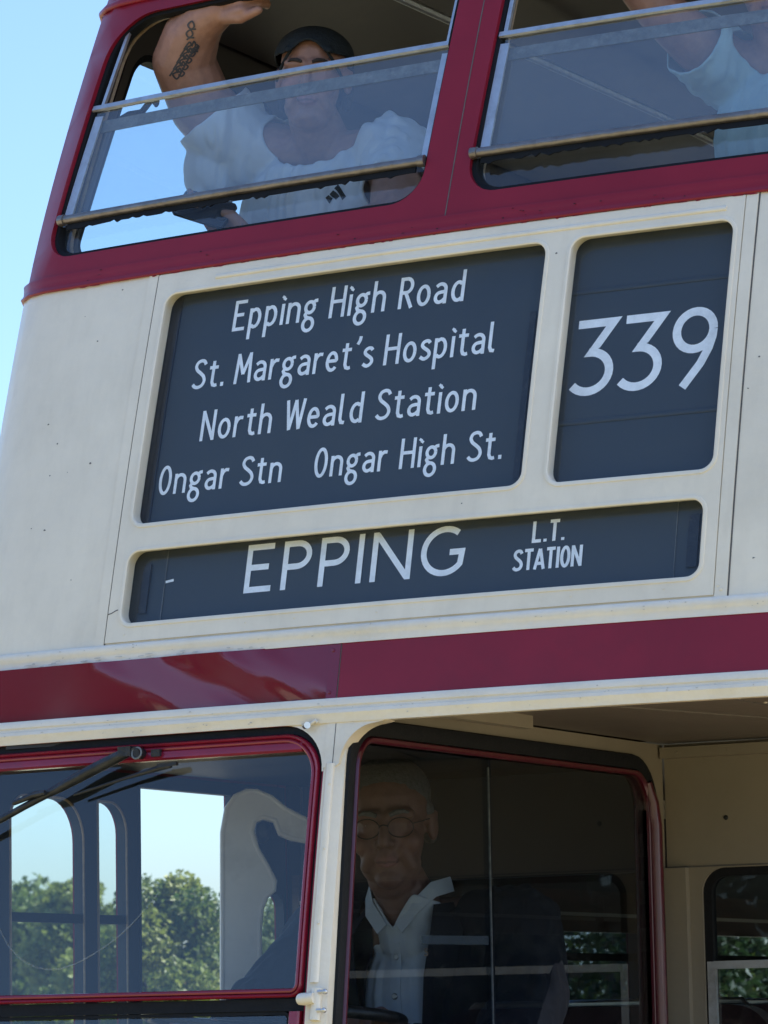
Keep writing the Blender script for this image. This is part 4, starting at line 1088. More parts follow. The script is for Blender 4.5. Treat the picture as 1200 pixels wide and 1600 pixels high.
class Head:
    """local frame: r to the person's left, f out of the face, u up; unit = metres of an average head"""
    def __init__(s, c, face, scale=1.0, roll=0.0):
        s.c = Vector(c); f = Vector(face).normalized(); u = Vector((0, 0, 1))
        r = u.cross(f).normalized() * 1.0; u = f.cross(r).normalized()
        if roll:
            R_ = Matrix.Rotation(roll, 3, f); r = R_ @ r; u = R_ @ u
        s.r, s.f, s.u, s.k = r, f, u, scale
        s.rot = Matrix((r, f, u)).transposed()
    def p(s, a, b, c): return s.c + (s.r * a + s.f * b + s.u * c) * s.k
    def loc(s, q):
        d = (Vector(q) - s.c) / s.k; return d.dot(s.r), d.dot(s.f), d.dot(s.u)
    def build(s, mb, wide=1.0, jaw=1.0):
        k = s.k
        E = lambda a, b, c, x, y, z: mb.ell(s.p(a, b, c), (x * k, y * k, z * k), s.rot)
        C = lambda q0, q1, r0, r1: mb.cone(s.p(*q0), s.p(*q1), r0 * k, r1 * k)
        E(0, -.012, .040, .076 * wide, .098, .086)
        E(0, .022, -.012, .066 * wide, .074, .098)
        E(0, .030, -.075, .052 * wide * jaw, .052, .044)
        E(0, .066, -.100, .025 * jaw, .022, .020)
        for q in (-1, 1):
            C((q * .014, .088, .026), (q * .050, .074, .026), .0125, .0115)      # brow
            E(q * .043, .062, -.030, .026, .028, .026)                            # cheek
            C((q * .030, .082, -.045), (q * .044, .062, -.075), .011, .014)       # fold beside the mouth
            E(q * .013, .098, -.030, .0095, .011, .009)                           # nostril
            C((q * .020, .083, .0165), (q * .044, .077, .0155), .0065, .0055)      # upper lid
            C((q * .022, .083, -.0005), (q * .042, .077, -.0005), .0058, .005)
            mb.ell(s.p(q * .079 * wide, -.008, -.004), (.010 * k, .019 * k, .032 * k), s.rot @ Matrix.Rotation(q * .35, 3, 'Z'))
            mb.cone(s.p(q * .083 * wide, -.018, .018), s.p(q * .080 * wide, -.004, -.026), .008 * k, .007 * k)
            C((0, .100, -.0575), (q * .021, .091, -.0625), .0062, .0040)
            C((0, .098, -.0715), (q * .019, .090, -.0670), .0072, .0042)
        C((0, .092, .014), (0, .112, -.020), .0090, .0115)
        E(0, .113, -.026, .0115, .011, .0105)
        E(0, .086, -.052, .020, .016, .018)
    def tint(s, q, base, lip=(0.36, 0.15, 0.13)):
        a, b, c = s.loc(q)
        if abs(a) > .12 or abs(c) > .15 or b < -.12: return base
        t = 0.0; col = list(base)
        if b > .075 and abs(a) < .026 and -.079 < c < -.052:
            t = max(0, 1 - (abs(a) / .026) ** 2) * max(0, 1 - ((c + .0655) / .013) ** 2)
            col = [x + (y - x) * min(1, 1.8 * t) for x, y in zip(col, lip)]
            if abs(c + .0655) < .0022 and abs(a) < .022: col = [x * .45 for x in col]
        fl = max(0, 1 - (abs(abs(a) - .045) / .03) ** 2) * max(0, 1 - ((c + .03) / .035) ** 2) if b > .02 else 0
        return [col[0] * (1 + .06 * fl), col[1] * (1 - .06 * fl), col[2] * (1 - .06 * fl)]
    def eyes(s, mb, cols):
        for q in (-1, 1):
            b = len(mb.v); mb.ell(s.p(q * .031, .0715, .008), (.0135 * s.k, .0125 * s.k, .0125 * s.k), s.rot, 20, 14)
            for v in mb.v[b:]:
                a, f_, c = s.loc(v); d = hypot(a - q * .031 - .001, c - .0075)
                cols.append((.62, .58, .55) if (d > .0068 or f_ < .075) else ((.008, .008, .008) if d < .003 else (.06, .04, .03)))
    def brows(s, name, parent, m, th=.0036, dz=0):
        for q in (-1, 1):
            mb = MB(); pts = [(q * .013, .1025, .027 + dz), (q * .026, .0995, .032 + dz), (q * .040, .092, .033 + dz), (q * .053, .080, .027 + dz)]
            mb.tube([s.p(*w_) for w_ in pts], [th * s.k, th * 1.25 * s.k, th * s.k, th * .4 * s.k], 8); mb.build(name, m, parent)

def person(name, mb, heads, skin, voxel=0.0042):
    me = bake(mb, name, voxel, 4)
    eb = MB(); cols = []
    for h in heads: h.eyes(eb, cols)
    nv = len(me.vertices)
    tint = [heads[0].tint(v.co, skin) for v in me.vertices]
    if eb.v:
        bm = bmesh.new(); bm.from_mesh(me)
        vs = [bm.verts.new(q) for q in eb.v]
        for f in eb.f:
            fc = bm.faces.new([vs[i] for i in f]); fc.smooth = True; fc.material_index = 1
        bm.to_mesh(me); bm.free()
    at = me.color_attributes.new("tint", 'FLOAT_COLOR', 'POINT')
    for i, c in enumerate(tint + cols): at.data[i].color = (*c, 1)
    me.materials.clear(); me.materials.append(M['skin']); me.materials.append(M['eyewhite'])
    me.polygons.foreach_set("use_smooth", [True] * len(me.polygons))
    return link(name, me)

def garment(name, mb, m, parent, cut, voxel=0.006, folds=0.004, seed=0, fdir=(0, 0, 1), smooth=5):
    """cloth: fused shape with openings cut where skin shows, wrinkled, with a hem thickness"""
    me = bake(mb, name, voxel, smooth)
    bm = bmesh.new(); bm.from_mesh(me)
    bmesh.ops.delete(bm, geom=[f for f in bm.faces if cut(f.calc_center_median())], context='FACES')
    for _ in range(16):      # clean cut edge
        mv = {}
        for v in bm.verts:
            be = [e for e in v.link_edges if e.is_boundary]
            if len(be) == 2: mv[v] = (v.co + sum((e.other_vert(v).co for e in be), Vector()) * .5) / 2
        for v, q in mv.items(): v.co = q
    bm.normal_update(); fd = Vector(fdir).normalized(); a = fd.orthogonal().normalized(); b = fd.cross(a)
    for v in bm.verts:
        q = v.co; s_ = Vector((q.dot(a) * 26, q.dot(b) * 26, q.dot(fd) * 2.6 + seed))
        w1 = abs(noise.noise(s_)) * 2 - .5; w2 = noise.noise(Vector((q.dot(a) * 11, q.dot(b) * 11, q.dot(fd) * 5 + seed + 9)))
        v.co += v.normal * max(-.0015, folds * (w1 * 1.1 + w2 * .6))
    bmesh.ops.delete(bm, geom=[v for v in bm.verts if not v.link_faces], context='VERTS')
    bm.to_mesh(me); bm.free()
    me.materials.clear(); me.materials.append(m)
    me.polygons.foreach_set("use_smooth", [True] * len(me.polygons))
    o = link(name, me, parent)
    md = o.modifiers.new("hem", 'SOLIDIFY'); md.thickness = 0.004; md.offset = -1
    return o

def hand(mb, wrist, knuck, across, down, k=1.0, curl=(0.5, .6, .65, .7), thumb=None, thumb_side=1):
    """palm from wrist towards knuckles; fingers curl towards 'down'; across = from index to little finger"""
    w_ = Vector(wrist); kn = Vector(knuck); ax = Vector(across).normalized(); dn = Vector(down).normalized()
    fw = (kn - w_).normalized()
    for i in range(4):
        o = ax * (i - 1.5) * .0195 * k
        mb.cone(w_ + o * .55 + fw * .012, kn + o, .017 * k, .0128 * k)
        L_ = (.044, .049, .046, .036)[i] * k
        d = (fw * cos(curl[i] * 1.0) + dn * sin(curl[i] * 1.0)); q = kn + o
        for j, (ln, rr) in enumerate(((1.0, .0098), (.68, .0090), (.52, .0080))):
            an = curl[i] * (1 + j * .95); d = fw * cos(an) + dn * sin(an)
            q2 = q + d * L_ * ln; mb.cone(q, q2, rr * k, (rr - .0008) * k, 12); q = q2
    t0 = w_ + fw * .020 * k - ax * .022 * k
    if thumb is None: thumb = kn - ax * .055 * k + fw * .0
    th = Vector(thumb); mid = (t0 + th) / 2 - ax * .010 * k
    mb.cone(t0, mid, .0165 * k, .0135 * k); mb.cone(mid, th, .0125 * k, .0098 * k)

SKIN = (0.36, 0.185, 0.13)
# --- passenger leaning at the open offside front window
hA = Head((-0.612, 0.50, 3.985), (0.34, -0.90, -0.10), 1.02, radians(-4))
mb = MB(); hA.build(mb, 1.08, 1.15)
mb.cone(hA.p(0, .0, -.085), (-0.625, 0.60, 3.80), .062, .075)
mb.ell((-0.63, 0.605, 3.64), (.188, .100, .18)); mb.ell((-0.63, 0.62, 3.38), (.20, .135, .24)); mb.ell((-.63, .66, 3.1), (.20, .17, .14))
mb.cone((-0.62, .60, 3.80), (-0.84, .57, 3.845), .07, .085); mb.cone((-0.62, .60, 3.80), (-0.42, .57, 3.775), .07, .078)
mb.ell(hA.p(0, .035, -.105), (.05, .045, .03), hA.rot)
mb.chain([(-0.86, .57, 3.86), (-0.930, .49, 3.955), (-0.942, .42, 4.060)], [.090, .083, .080])
mb.chain([(-0.942, .42, 4.060), (-0.905, .395, 4.108), (-0.850, .368, 4.138), (-0.795, .352, 4.150)], [.080, .074, .056, .042])
hand(mb, (-0.795, .350, 4.152), (-0.712, .325, 4.166), (-.1, .2, 1), (.1, .95, .25), 1.15, (.8, .75, .75, .8), (-0.660, .318, 4.126))
mb.chain([(-0.42, .56, 3.775), (-0.362, .47, 3.67), (-0.345, .405, 3.572)], [.078, .066, .056])
mb.chain([(-0.345, .405, 3.572), (-0.52, .350, 3.532), (-0.70, .325, 3.556)], [.055, .050, .032])
hand(mb, (-0.70, .325, 3.560), (-0.785, .335, 3.592), (0, .35, -1), (.1, -.5, .55), 1.05, (.35, .45, .5, .55), (-0.755, .300, 3.622))
mb.cone((-0.73, .66, 3.06), (-0.76, .36, 3.02), .10, .075); mb.cone((-0.53, .66, 3.06), (-0.50, .36, 3.02), .10, .075)
mb.cone((-0.76, .36, 3.02), (-0.77, .38, 2.55), .07, .045); mb.cone((-0.50, .36, 3.02), (-0.49, .38, 2.55), .07, .045)
pA = person("person", mb, [hA], SKIN)
tag(pA, "passenger in white t-shirt and black cap, tattooed arm raised, at the left upstairs window", "person")
hA.brows("eyebrow", pA, M['brow'], .0040)
mb = MB()
mb.ell((-0.63, 0.590, 3.655), (.236, .156, .195)); mb.ell((-0.625, 0.60, 3.45), (.245, .165, .20)); mb.ell((-0.62, 0.62, 3.27), (.24, .175, .20))
mb.cone((-0.66, .60, 3.81), (-0.845, .575, 3.85), .084, .098); mb.cone((-0.60, .60, 3.80), (-0.42, .575, 3.78), .084, .092)
mb.cone((-0.845, .57, 3.85), (-0.905, .505, 3.925), .104, .108); mb.cone((-0.42, .57, 3.785), (-0.375, .485, 3.685), .094, .090)
mb.ell((-0.93, .54, 3.80), (.075, .09, .10))
def cutA(c):
    if ((c.x + .612) / .150) ** 2 + ((c.z - 3.885) / .128) ** 2 < 1 and c.y < .66: return True
    if c.z > 3.872 and -.75 < c.x < -.48: return True
    d = Vector((c.x + .845, c.y - .57, c.z - 3.85)); ax = Vector((-.06, -.065, .105)).normalized()
    if d.dot(ax) > .125 and c.x < -.80: return True
    d = Vector((c.x + .42, c.y - .57, c.z - 3.785)); ax = Vector((.045, -.085, -.10)).normalized()
    if d.dot(ax) > .165 and c.x > -.46: return True
    return c.z < 3.12
garment("t_shirt", mb, M['tee'], pA, cutA, folds=.012, seed=3, fdir=(.15, -.1, 1))
mb = MB()
mb.ell((-0.63, .64, 3.10), (.225, .20, .15)); mb.cone((-0.73, .66, 3.06), (-0.76, .36, 3.02), .118, .09); mb.cone((-0.53, .66, 3.06), (-0.50, .36, 3.02), .118, .09)
mb.cone((-0.76, .36, 3.02), (-0.77, .38, 2.60), .085, .07); mb.cone((-0.50, .36, 3.02), (-0.49, .38, 2.60), .085, .07)
garment("trousers", mb, M['suit'], pA, lambda c: c.z < 2.56 or c.z > 3.2, voxel=.009, folds=.003)
# cap worn back to front: crown, strap edge across the forehead, peak behind
mb = MB(); mb.ell(hA.p(0, -.014, .052), (.099 * hA.k, .117 * hA.k, .080 * hA.k), hA.rot, 32, 20)
mb.cone(hA.p(-.05, .085, .056), hA.p(.05, .085, .056), .012, .012)
me = bake(mb, "cap", .004, 3)
bm = bmesh.new(); bm.from_mesh(me)
def cutcap(c):
    a, b, d = hA.loc(c)
    return d < (.052 if b > 0 else .052 + .55 * max(b, -.09)) + .10 * max(0, .9 - abs(a) / .06) * max(0, b) or (b > .02 and d < .084 - 17 * a * a)
bmesh.ops.delete(bm, geom=[f for f in bm.faces if cutcap(f.calc_center_median())], context='FACES')
bmesh.ops.delete(bm, geom=[v for v in bm.verts if not v.link_faces], context='VERTS')
bm.to_mesh(me); bm.free(); me.materials.clear(); me.materials.append(M['cap']); me.polygons.foreach_set("use_smooth", [True] * len(me.polygons))
cap = link("cap", me, pA); md = cap.modifiers.new("t", 'SOLIDIFY'); md.thickness = .004
mb = MB(); sec = []
for i in range(13):
    a = radians(-60 + 10 * i); sec.append((sin(a), cos(a)))
top = [hA.p(.080 * s_, -.085 - .018 * c_, .030) for s_, c_ in sec]; bot = [hA.p(.085 * s_, -.085 - .085 * c_, .008) for s_, c_ in sec]
n = len(sec); vs = top + bot + [q + hA.u * .004 for q in top] + [q + hA.u * .004 for q in bot]; fs = []
for i in range(n - 1): fs += [(i, i + 1, n + i + 1, n + i), (2 * n + i, 3 * n + i, 3 * n + i + 1, 2 * n + i + 1), (n + i, n + i + 1, 3 * n + i + 1, 3 * n + i), (i, 2 * n + i, 2 * n + i + 1, i + 1)]
fs += [(0, n, 3 * n, 2 * n), (n - 1, 2 * n - 1, 4 * n - 1, 3 * n - 1)]
mb.add(vs, fs); mb.build("cap_peak", M['cap'], cap)
mb = MB(); mb.tube([hA.p(.096 * sin(radians(a)), -.014 + .110 * cos(radians(a)), .084 - .128 * sin(radians(a)) ** 2) for a in range(-60, 61, 6)], .0040, 8); mb.build("cap_band", M['cap'], cap)
# hair behind the ears
mb = MB()
for q in (-1, 1): mb.cone(hA.p(q * .078, -.03, .02), hA.p(q * .080, -.05, -.06), .020, .014)
mb.ell(hA.p(0, -.07, -.02), (.075, .05, .075), hA.rot); mb.build("hair", M['hair_dark'], pA)

def decal(seqs, origin, right, up, size, wd, target, m, name, parent, push):
    """marks laid on a body: strokes projected on to the surface itself"""
    dg = bpy.context.evaluated_depsgraph_get(); dg.update()
    bv = BVHTree.FromObject(target, dg)
    o = Vector(origin); r = Vector(right).normalized(); u = Vector(up).normalized(); nrm = r.cross(u).normalized()
    mb = MB()
    def f(a, b, c):
        q = o + r * a + u * b
        h, nn, _, _ = bv.ray_cast(q + nrm * push, -nrm)
        return (h + nrm * (.0012 + c)) if h is not None else q
    for st in seqs:
        pts = resample([(a * size, b * size) for a, b in st], .004, False)
        ribbon(mb, pts, wd, f)
    me = bpy.data.meshes.new(name); me.from_pydata(mb.v, [], mb.f); me.materials.append(m)
    return link(name, me, parent)
# tattoo: looped lettering-like strokes and a leaf on the raised forearm
vdir = (CAMLOC - Vector((-0.9, .4, 4.09))).normalized()
tu = Vector((0.40, -.28, .88)); tu = (tu - vdir * tu.dot(vdir)).normalized(); tr = tu.cross(vdir).normalized()
tat = []
rr = random.Random(5)
for k in range(5):
    b0 = -.95 + k * .25; x0 = -.25 + .08 * k
    tat.append(crom([(x0 - .05, b0 - .10), (x0 + .08, b0 + .18), (x0 + .17, b0 + .10), (x0 + .05, b0 - .02), (x0 + .22, b0 - .14), (x0 + .32, b0 + .12), (x0 + .24, b0 + .24), (x0 + .20, b0 + .06)], 5))
    tat.append(crom([(x0 + .24, b0 + .02), (x0 + .36, b0 - .02), (x0 + .44, b0 + .10), (x0 + .34, b0 + .16)], 5))
for k in range(2):
    tat.append(crom([(.05 + .08 * k, .30 + .34 * k), (.22, .50 + .3 * k), (.12, .66 + .3 * k), (.0, .52 + .3 * k), (.10, .40 + .3 * k), (.30, .42 + .3 * k)], 6))
tat += [[(.28, -.15), (.50, .05)], [(.30, -.05), (.52, -.02)], [(.26, -.22), (.52, .12)], [(.30, .02), (.50, .16)]]
decal(tat, Vector((-0.915, .40, 4.085)) - tr * .012, tr, tu, .072, .0042, pA, M['ink'], "tattoo", pA, .25)
# three slanted bars on the shirt hem
mb = MB()
shirt = [o for o in pA.children if o.name.startswith("t_shirt")][0]
bars = [[(0, 0), (-.40, .36)], [(.62, 0), (.02, .72)], [(1.24, 0), (.48, 1.12)]]
vd2 = (CAMLOC - Vector((-.49, .4, 3.61))).normalized(); ru = Vector((0, 0, 1)); ru = (ru - vd2 * ru.z).normalized(); rt = ru.cross(vd2)
decal(bars, Vector((-0.532, .44, 3.662)), rt, ru, .026, .0115, shirt, M['cap'], "chest_mark", shirt, .3)
# phone in the lower hand
ph = empty("phone", (-0.80, .318, 3.575))
tag(ph, "dark phone held low at the window sill by the passenger in the cap", "phone")
rp = Matrix.Rotation(radians(22), 3, 'Y') @ Matrix.Rotation(radians(-30), 3, 'X')
mb = MB(); sheet(mb, rrect(-.040, -.078, .040, .078, .010, 5), [], lambda u, v, o: Vector((-0.815, .305, 3.640)) + rp @ Vector((v * 1.0, -o, u)), .0045, -.0045, .03)
mb.build("case", M['phone'], ph)
mb = MB(); sheet(mb, rrect(-.018, .045, .018, .072, .006, 4), [], lambda u, v, o: Vector((-0.815, .305, 3.640)) + rp @ Vector((v, -o, u)), .0062, .0046, .03); mb.build("camera_bump", M['black'], ph)

# --- second passenger, nearside upstairs window
hB = Head((0.560, 0.66, 4.085), (0.30, -0.93, -0.15), 1.02, radians(3))
mb = MB(); hB.build(mb, 1.04, 1.1)
mb.cone(hB.p(0, 0, -.085), (0.575, .72, 3.88), .060, .072); mb.ell((.60, .72, 3.70), (.20, .12, .2)); mb.ell((.61, .73, 3.42), (.195, .13, .25)); mb.ell((.61, .74, 3.12), (.20, .17, .14))
mb.cone((.58, .72, 3.88), (.43, .70, 3.895), .07, .08); mb.cone((.58, .72, 3.88), (.78, .70, 3.87), .07, .08)
mb.chain([(.43, .69, 3.90), (.385, .57, 3.955), (.350, .47, 4.005)], [.078, .064, .056]); mb.chain([(.350, .47, 4.005), (.300, .42, 4.09), (.272, .36, 4.17)], [.056, .052, .034])
hand(mb, (.272, .36, 4.17), (.262, .30, 4.225), (1, .1, 0), (.2, .9, .3), 1.05, (.7, .7, .7, .75))
mb.chain([(.78, .69, 3.87), (.86, .62, 3.70), (.82, .48, 3.58)], [.076, .060, .052]); mb.chain([(.82, .48, 3.58), (.66, .38, 3.55)], [.052, .034])
hand(mb, (.66, .38, 3.55), (.585, .37, 3.555), (0, -.9, .2), (0, .2, -1), 1.05, (.3, .35, .4, .4))
mb.cone((.71, .72, 3.08), (.74, .40, 3.04), .10, .075); mb.cone((.51, .72, 3.08), (.48, .40, 3.04), .10, .075)
mb.cone((.74, .40, 3.04), (.74, .42, 2.55), .07, .045); mb.cone((.48, .40, 3.04), (.48, .42, 2.55), .07, .045)
pB = person("person", mb, [hB], (0.38, 0.20, 0.145), .005)
tag(pB, "passenger in pale blue t-shirt behind the right upstairs window, one arm raised", "person")
hB.brows("eyebrow", pB, M['brow'])
mb = MB(); mb.ell((.60, .715, 3.72), (.222, .142, .20)); mb.ell((.61, .72, 3.50), (.225, .155, .22)); mb.ell((.61, .73, 3.28), (.225, .165, .20))
mb.cone((.56, .72, 3.885), (.43, .70, 3.90), .082, .095); mb.cone((.60, .72, 3.885), (.78, .70, 3.875), .082, .095)
mb.cone((.43, .69, 3.90), (.400, .60, 3.935), .098, .092); mb.cone((.78, .69, 3.875), (.85, .64, 3.73), .095, .088)
def cutB(c):
    if ((c.x - .572) / .085) ** 2 + ((c.z - 3.955) / .105) ** 2 < 1: return True
    d = Vector((c.x - .43, c.y - .69, c.z - 3.90)); ax = Vector((-.03, -.09, .035)).normalized()
    if d.dot(ax) > .13 and c.x < .5: return True
    d = Vector((c.x - .78, c.y - .69, c.z - 3.875)); ax = Vector((.07, -.05, -.145)).normalized()
    if d.dot(ax) > .20 and c.x > .74: return True
    return c.z < 3.14
garment("t_shirt", mb, M['tee_blue'], pB, cutB, folds=.010, seed=21, fdir=(.1, 0, 1))
mb = MB(); mb.ell((.61, .72, 3.12), (.225, .20, .15)); mb.cone((.71, .72, 3.08), (.74, .40, 3.04), .118, .09); mb.cone((.51, .72, 3.08), (.48, .40, 3.04), .118, .09)
mb.cone((.74, .40, 3.04), (.74, .42, 2.6), .085, .07); mb.cone((.48, .40, 3.04), (.48, .42, 2.6), .085, .07)
garment("trousers", mb, M['suit'], pB, lambda c: c.z < 2.56 or c.z > 3.22, voxel=.01, folds=.003)
mb = MB(); mb.ell(hB.p(0, -.022, .065), (.084, .100, .080), hB.rot, 28, 16); mb.ell(hB.p(0, -.06, .0), (.078, .06, .085), hB.rot)
mb.build("hair", M['hair_dark'], pB)

# --- driver
hD = Head((-0.520, 0.66, 2.125), (0.36, -0.925, -0.12), 1.23, radians(2))
mb = MB(); hD.build(mb, 1.06, 1.12); mb.ell(hD.p(0, .02, -.105), (.062, .06, .05), hD.rot)
mb.cone(hD.p(0, -.005, -.09), (-0.495, .745, 1.885), .066, .080)
mb.ell((-.47, .81, 1.70), (.20, .11, .20)); mb.ell((-.50, .82, 1.42), (.22, .14, .24)); mb.ell((-.53, .80, 1.22), (.22, .18, .13))
mb.cone((-.48, .78, 1.87), (-.26, .80, 1.865), .08, .085); mb.cone((-.48, .78, 1.87), (-.72, .76, 1.865), .08, .085)
mb.chain([(-.24, .80, 1.86), (-.185, .72, 1.68), (-.20, .55, 1.53)], [.085, .07, .06]); mb.chain([(-.20, .55, 1.53), (-.27, .33, 1.585), (-.30, .22, 1.625)], [.06, .05, .036])
hand(mb, (-.30, .235, 1.640), (-.315, .155, 1.668), (.75, .5, .1), (.1, -.5, -1), 1.1, (.55, .6, .65, .7), (-.375, .19, 1.655))
mb.chain([(-.74, .76, 1.86), (-.84, .62, 1.70), (-.88, .45, 1.56)], [.085, .07, .06]); mb.chain([(-.88, .45, 1.56), (-.83, .28, 1.59), (-.80, .20, 1.62)], [.06, .05, .036])
hand(mb, (-.80, .21, 1.635), (-.785, .13, 1.660), (-.75, .5, .1), (-.1, -.5, -1), 1.1, (.55, .6, .65, .7), (-.725, .16, 1.655))
mb.cone((-.42, .78, 1.20), (-.40, .38, 1.24), .11, .08); mb.cone((-.64, .78, 1.20), (-.68, .38, 1.24), .11, .08)
mb.cone((-.40, .38, 1.24), (-.40, .30, 1.02), .075, .06); mb.cone((-.68, .38, 1.24), (-.68, .30, 1.02), .075, .06)
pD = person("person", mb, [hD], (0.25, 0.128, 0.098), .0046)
tag(pD, "older driver in glasses, dark blazer and open white shirt seated in the cab", "person")
hD.brows("eyebrow", pD, M['hair_grey'], .0045)
# shirt
mb = MB(); mb.ell((-.47, .80, 1.71), (.215, .148, .205)); mb.ell((-.50, .81, 1.45), (.22, .16, .24)); mb.cone((-.49, .765, 1.86), (-.30, .80, 1.865), .085, .075); mb.cone((-.49, .765, 1.86), (-.68, .78, 1.865), .085, .075)
mb.cone((-.495, .75, 1.85), (-.505, .715, 1.96), .098, .090)
def cutS(c):
    if c.z > 1.965 - .35 * (c.y - .62): return True
    if c.y < .74 and abs(c.x + .512) < max(0, (c.z - 1.872)) * .70: return True
    return c.z < 1.25
garment("shirt", mb, M['shirt'], pD, cutS, voxel=.005, folds=.008, seed=5, fdir=(0, 0, 1), smooth=3)
# turned-down collar leaves, placket and buttons
sh = [o for o in pD.children if o.name.startswith("shirt")][0]
dg = bpy.context.evaluated_depsgraph_get(); dg.update(); bvS = BVHTree.FromObject(sh, dg)
def onS(x, z, off=.003):
    h, nn, _, _ = bvS.ray_cast(Vector((x, -.5, z)), Vector((0, 1, 0)))
    return (h + Vector((0, -off, 0))) if h is not None else Vector((x, .66, z))
for q in (-1, 1):
    mb = MB(); cx = -.512
    fr_ = [hD.p(0, 0, 0)] * 0
    neck = [Vector((cx + q * .014, .640, 1.884)), Vector((cx + q * .054, .648, 1.938)), Vector((cx + q * .086, .690, 1.985)), Vector((cx + q * .094, .775, 2.000))]
    fall = [Vector((cx + q * .034, .630, 1.862)), Vector((cx + q * .070, .638, 1.906)), Vector((cx + q * .098, .690, 1.950)), Vector((cx + q * .104, .775, 1.965))]
    vs = neck + fall + [v + Vector((0, .004, -.001)) for v in neck] + [v + Vector((0, .004, -.001)) for v in fall]; fs = []
    for i in range(3): fs += [(i, i + 1, 5 + i, 4 + i), (8 + i, 12 + i, 13 + i, 9 + i), (i, 8 + i, 9 + i, i + 1), (4 + i, 5 + i, 13 + i, 12 + i)]
    fs += [(0, 4, 12, 8), (3, 11, 15, 7)]
    mb.add(vs, fs); mb.build("collar", M['shirt'], sh, 60)
mb = MB(); zs = [1.84 - .03 * i for i in range(16)]
vs = [onS(-.512 - .017 + .006 * (1.84 - z), z, .003) for z in zs] + [onS(-.512 + .017 + .006 * (1.84 - z), z, .003) for z in zs]
n = len(zs); vs += [v + Vector((0, .003, 0)) for v in vs]
fs = []
for i in range(n - 1): fs += [(i, n + i, n + i + 1, i + 1), (2 * n + i, 2 * n + i + 1, 3 * n + i + 1, 3 * n + i), (i, i + 1, 2 * n + i + 1, 2 * n + i), (n + i, 3 * n + i, 3 * n + i + 1, n + i + 1)]
mb.add(vs, fs); mb.build("placket", M['shirt'], sh)
for z in (1.805, 1.71, 1.615, 1.52):
    mb = MB(); q = onS(-.511, z, .005); mb.tube([q + Vector((0, .003, 0)), q, q + Vector((0, -.002, 0))], [.0075, .008, .006], 12); mb.build("button", M['steel'], sh)
# blazer, open over the shirt
mb = MB(); mb.ell((-.47, .81, 1.71), (.262, .170, .225)); mb.ell((-.50, .82, 1.45), (.262, .180, .25)); mb.cone((-.48, .785, 1.87), (-.25, .80, 1.87), .094, .102); mb.cone((-.48, .785, 1.87), (-.73, .765, 1.87), .094, .102)
mb.chain([(-.24, .80, 1.865), (-.180, .72, 1.68), (-.195, .55, 1.535)], [.105, .092, .080]); mb.chain([(-.195, .55, 1.535), (-.265, .33, 1.585)], [.080, .058])
mb.chain([(-.74, .76, 1.865), (-.845, .62, 1.70), (-.885, .45, 1.565)], [.105, .092, .080]); mb.chain([(-.885, .45, 1.565), (-.835, .28, 1.59)], [.080, .058])
def cutJ(c):
    if c.y < .80 and c.z > 1.30 and -.585 - .10 * (1.9 - c.z) < c.x < -.425 + .05 * (1.9 - c.z) and c.x > -.72: return True
    if c.z > 1.905 and abs(c.x + .50) < .13: return True
    if c.y < .30 and c.z < 1.75: return True
    return c.z < 1.16
jk = garment("blazer", mb, M['suit'], pD, cutJ, voxel=.0065, folds=.010, seed=8, fdir=(.2, 0, 1))
for q in (-1, 1):
    mb = MB(); pts = [(.088, 1.93, .685), (.108, 1.86, .625), (.095, 1.76, .612), (.080, 1.60, .622), (.075, 1.45, .635)]
    wd = [.03, .062, .058, .035, .004]
    a = [Vector((-.505 + q * x, y, z)) for x, z, y in pts]; b = [Vector((-.505 + q * (x + w_), y + .035 + w_ * .25, z + .006)) for (x, z, y), w_ in zip(pts, wd)]
    vs = a + b + [v + Vector((0, .005, 0)) for v in a] + [v + Vector((0, .005, 0)) for v in b]; n = len(a); fs = []
    for i in range(n - 1): fs += [(i, i + 1, n + i + 1, n + i), (2 * n + i, 3 * n + i, 3 * n + i + 1, 2 * n + i + 1), (i, 2 * n + i, 2 * n + i + 1, i + 1), (n + i, n + i + 1, 3 * n + i + 1, 3 * n + i)]
    fs += [(0, n, 3 * n, 2 * n), (n - 1, 2 * n - 1 + 2 * n - n + n, 4 * n - 1, 3 * n - 1)] if False else [(0, n, 3 * n, 2 * n)]
    mb.add(vs, fs); mb.build("lapel", M['suit'], jk, 50)
mb = MB(); mb.ell((-.53, .72, 1.22), (.245, .22, .14)); mb.cone((-.42, .78, 1.20), (-.40, .38, 1.24), .128, .098); mb.cone((-.64, .78, 1.20), (-.68, .38, 1.24), .128, .098); mb.cone((-.40, .38, 1.24), (-.40, .30, 1.04), .095, .08); mb.cone((-.68, .38, 1.24), (-.68, .30, 1.04), .095, .08)
garment("trousers", mb, M['suit'], pD, lambda c: c.z < 1.02, voxel=.011, folds=.002)
# thinning grey hair and spectacles
mb = MB(); k = hD.k
mb.ell(hD.p(0, -.024, .060), (.0835 * k, .098 * k, .078 * k), hD.rot, 28, 16)
for q in (-1, 1): mb.cone(hD.p(q * .072, -.005, .030), hD.p(q * .074, -.04, -.03), .018 * k, .014 * k)
me = bake(mb, "hair", .005, 2); me.materials.clear(); me.materials.append(M['hair_grey']); me.polygons.foreach_set("use_smooth", [True] * len(me.polygons)); link("hair", me, pD)
mb = MB()
for q in (-1, 1):
    mb.tube([hD.p(q * .0335 + .0255 * cos(2 * pi * i / 20), .103 - .10 * max(0, abs(q * .0335 + .0255 * cos(2 * pi * i / 20)) - .03), .002 + .0195 * sin(2 * pi * i / 20)) for i in range(20)], 0.0011 * k, 6, True)
    mb.tube([hD.p(q * .058, .100, .008), hD.p(q * .074, .072, .010), hD.p(q * .083, -.01, .010)], 0.0011 * k, 6)
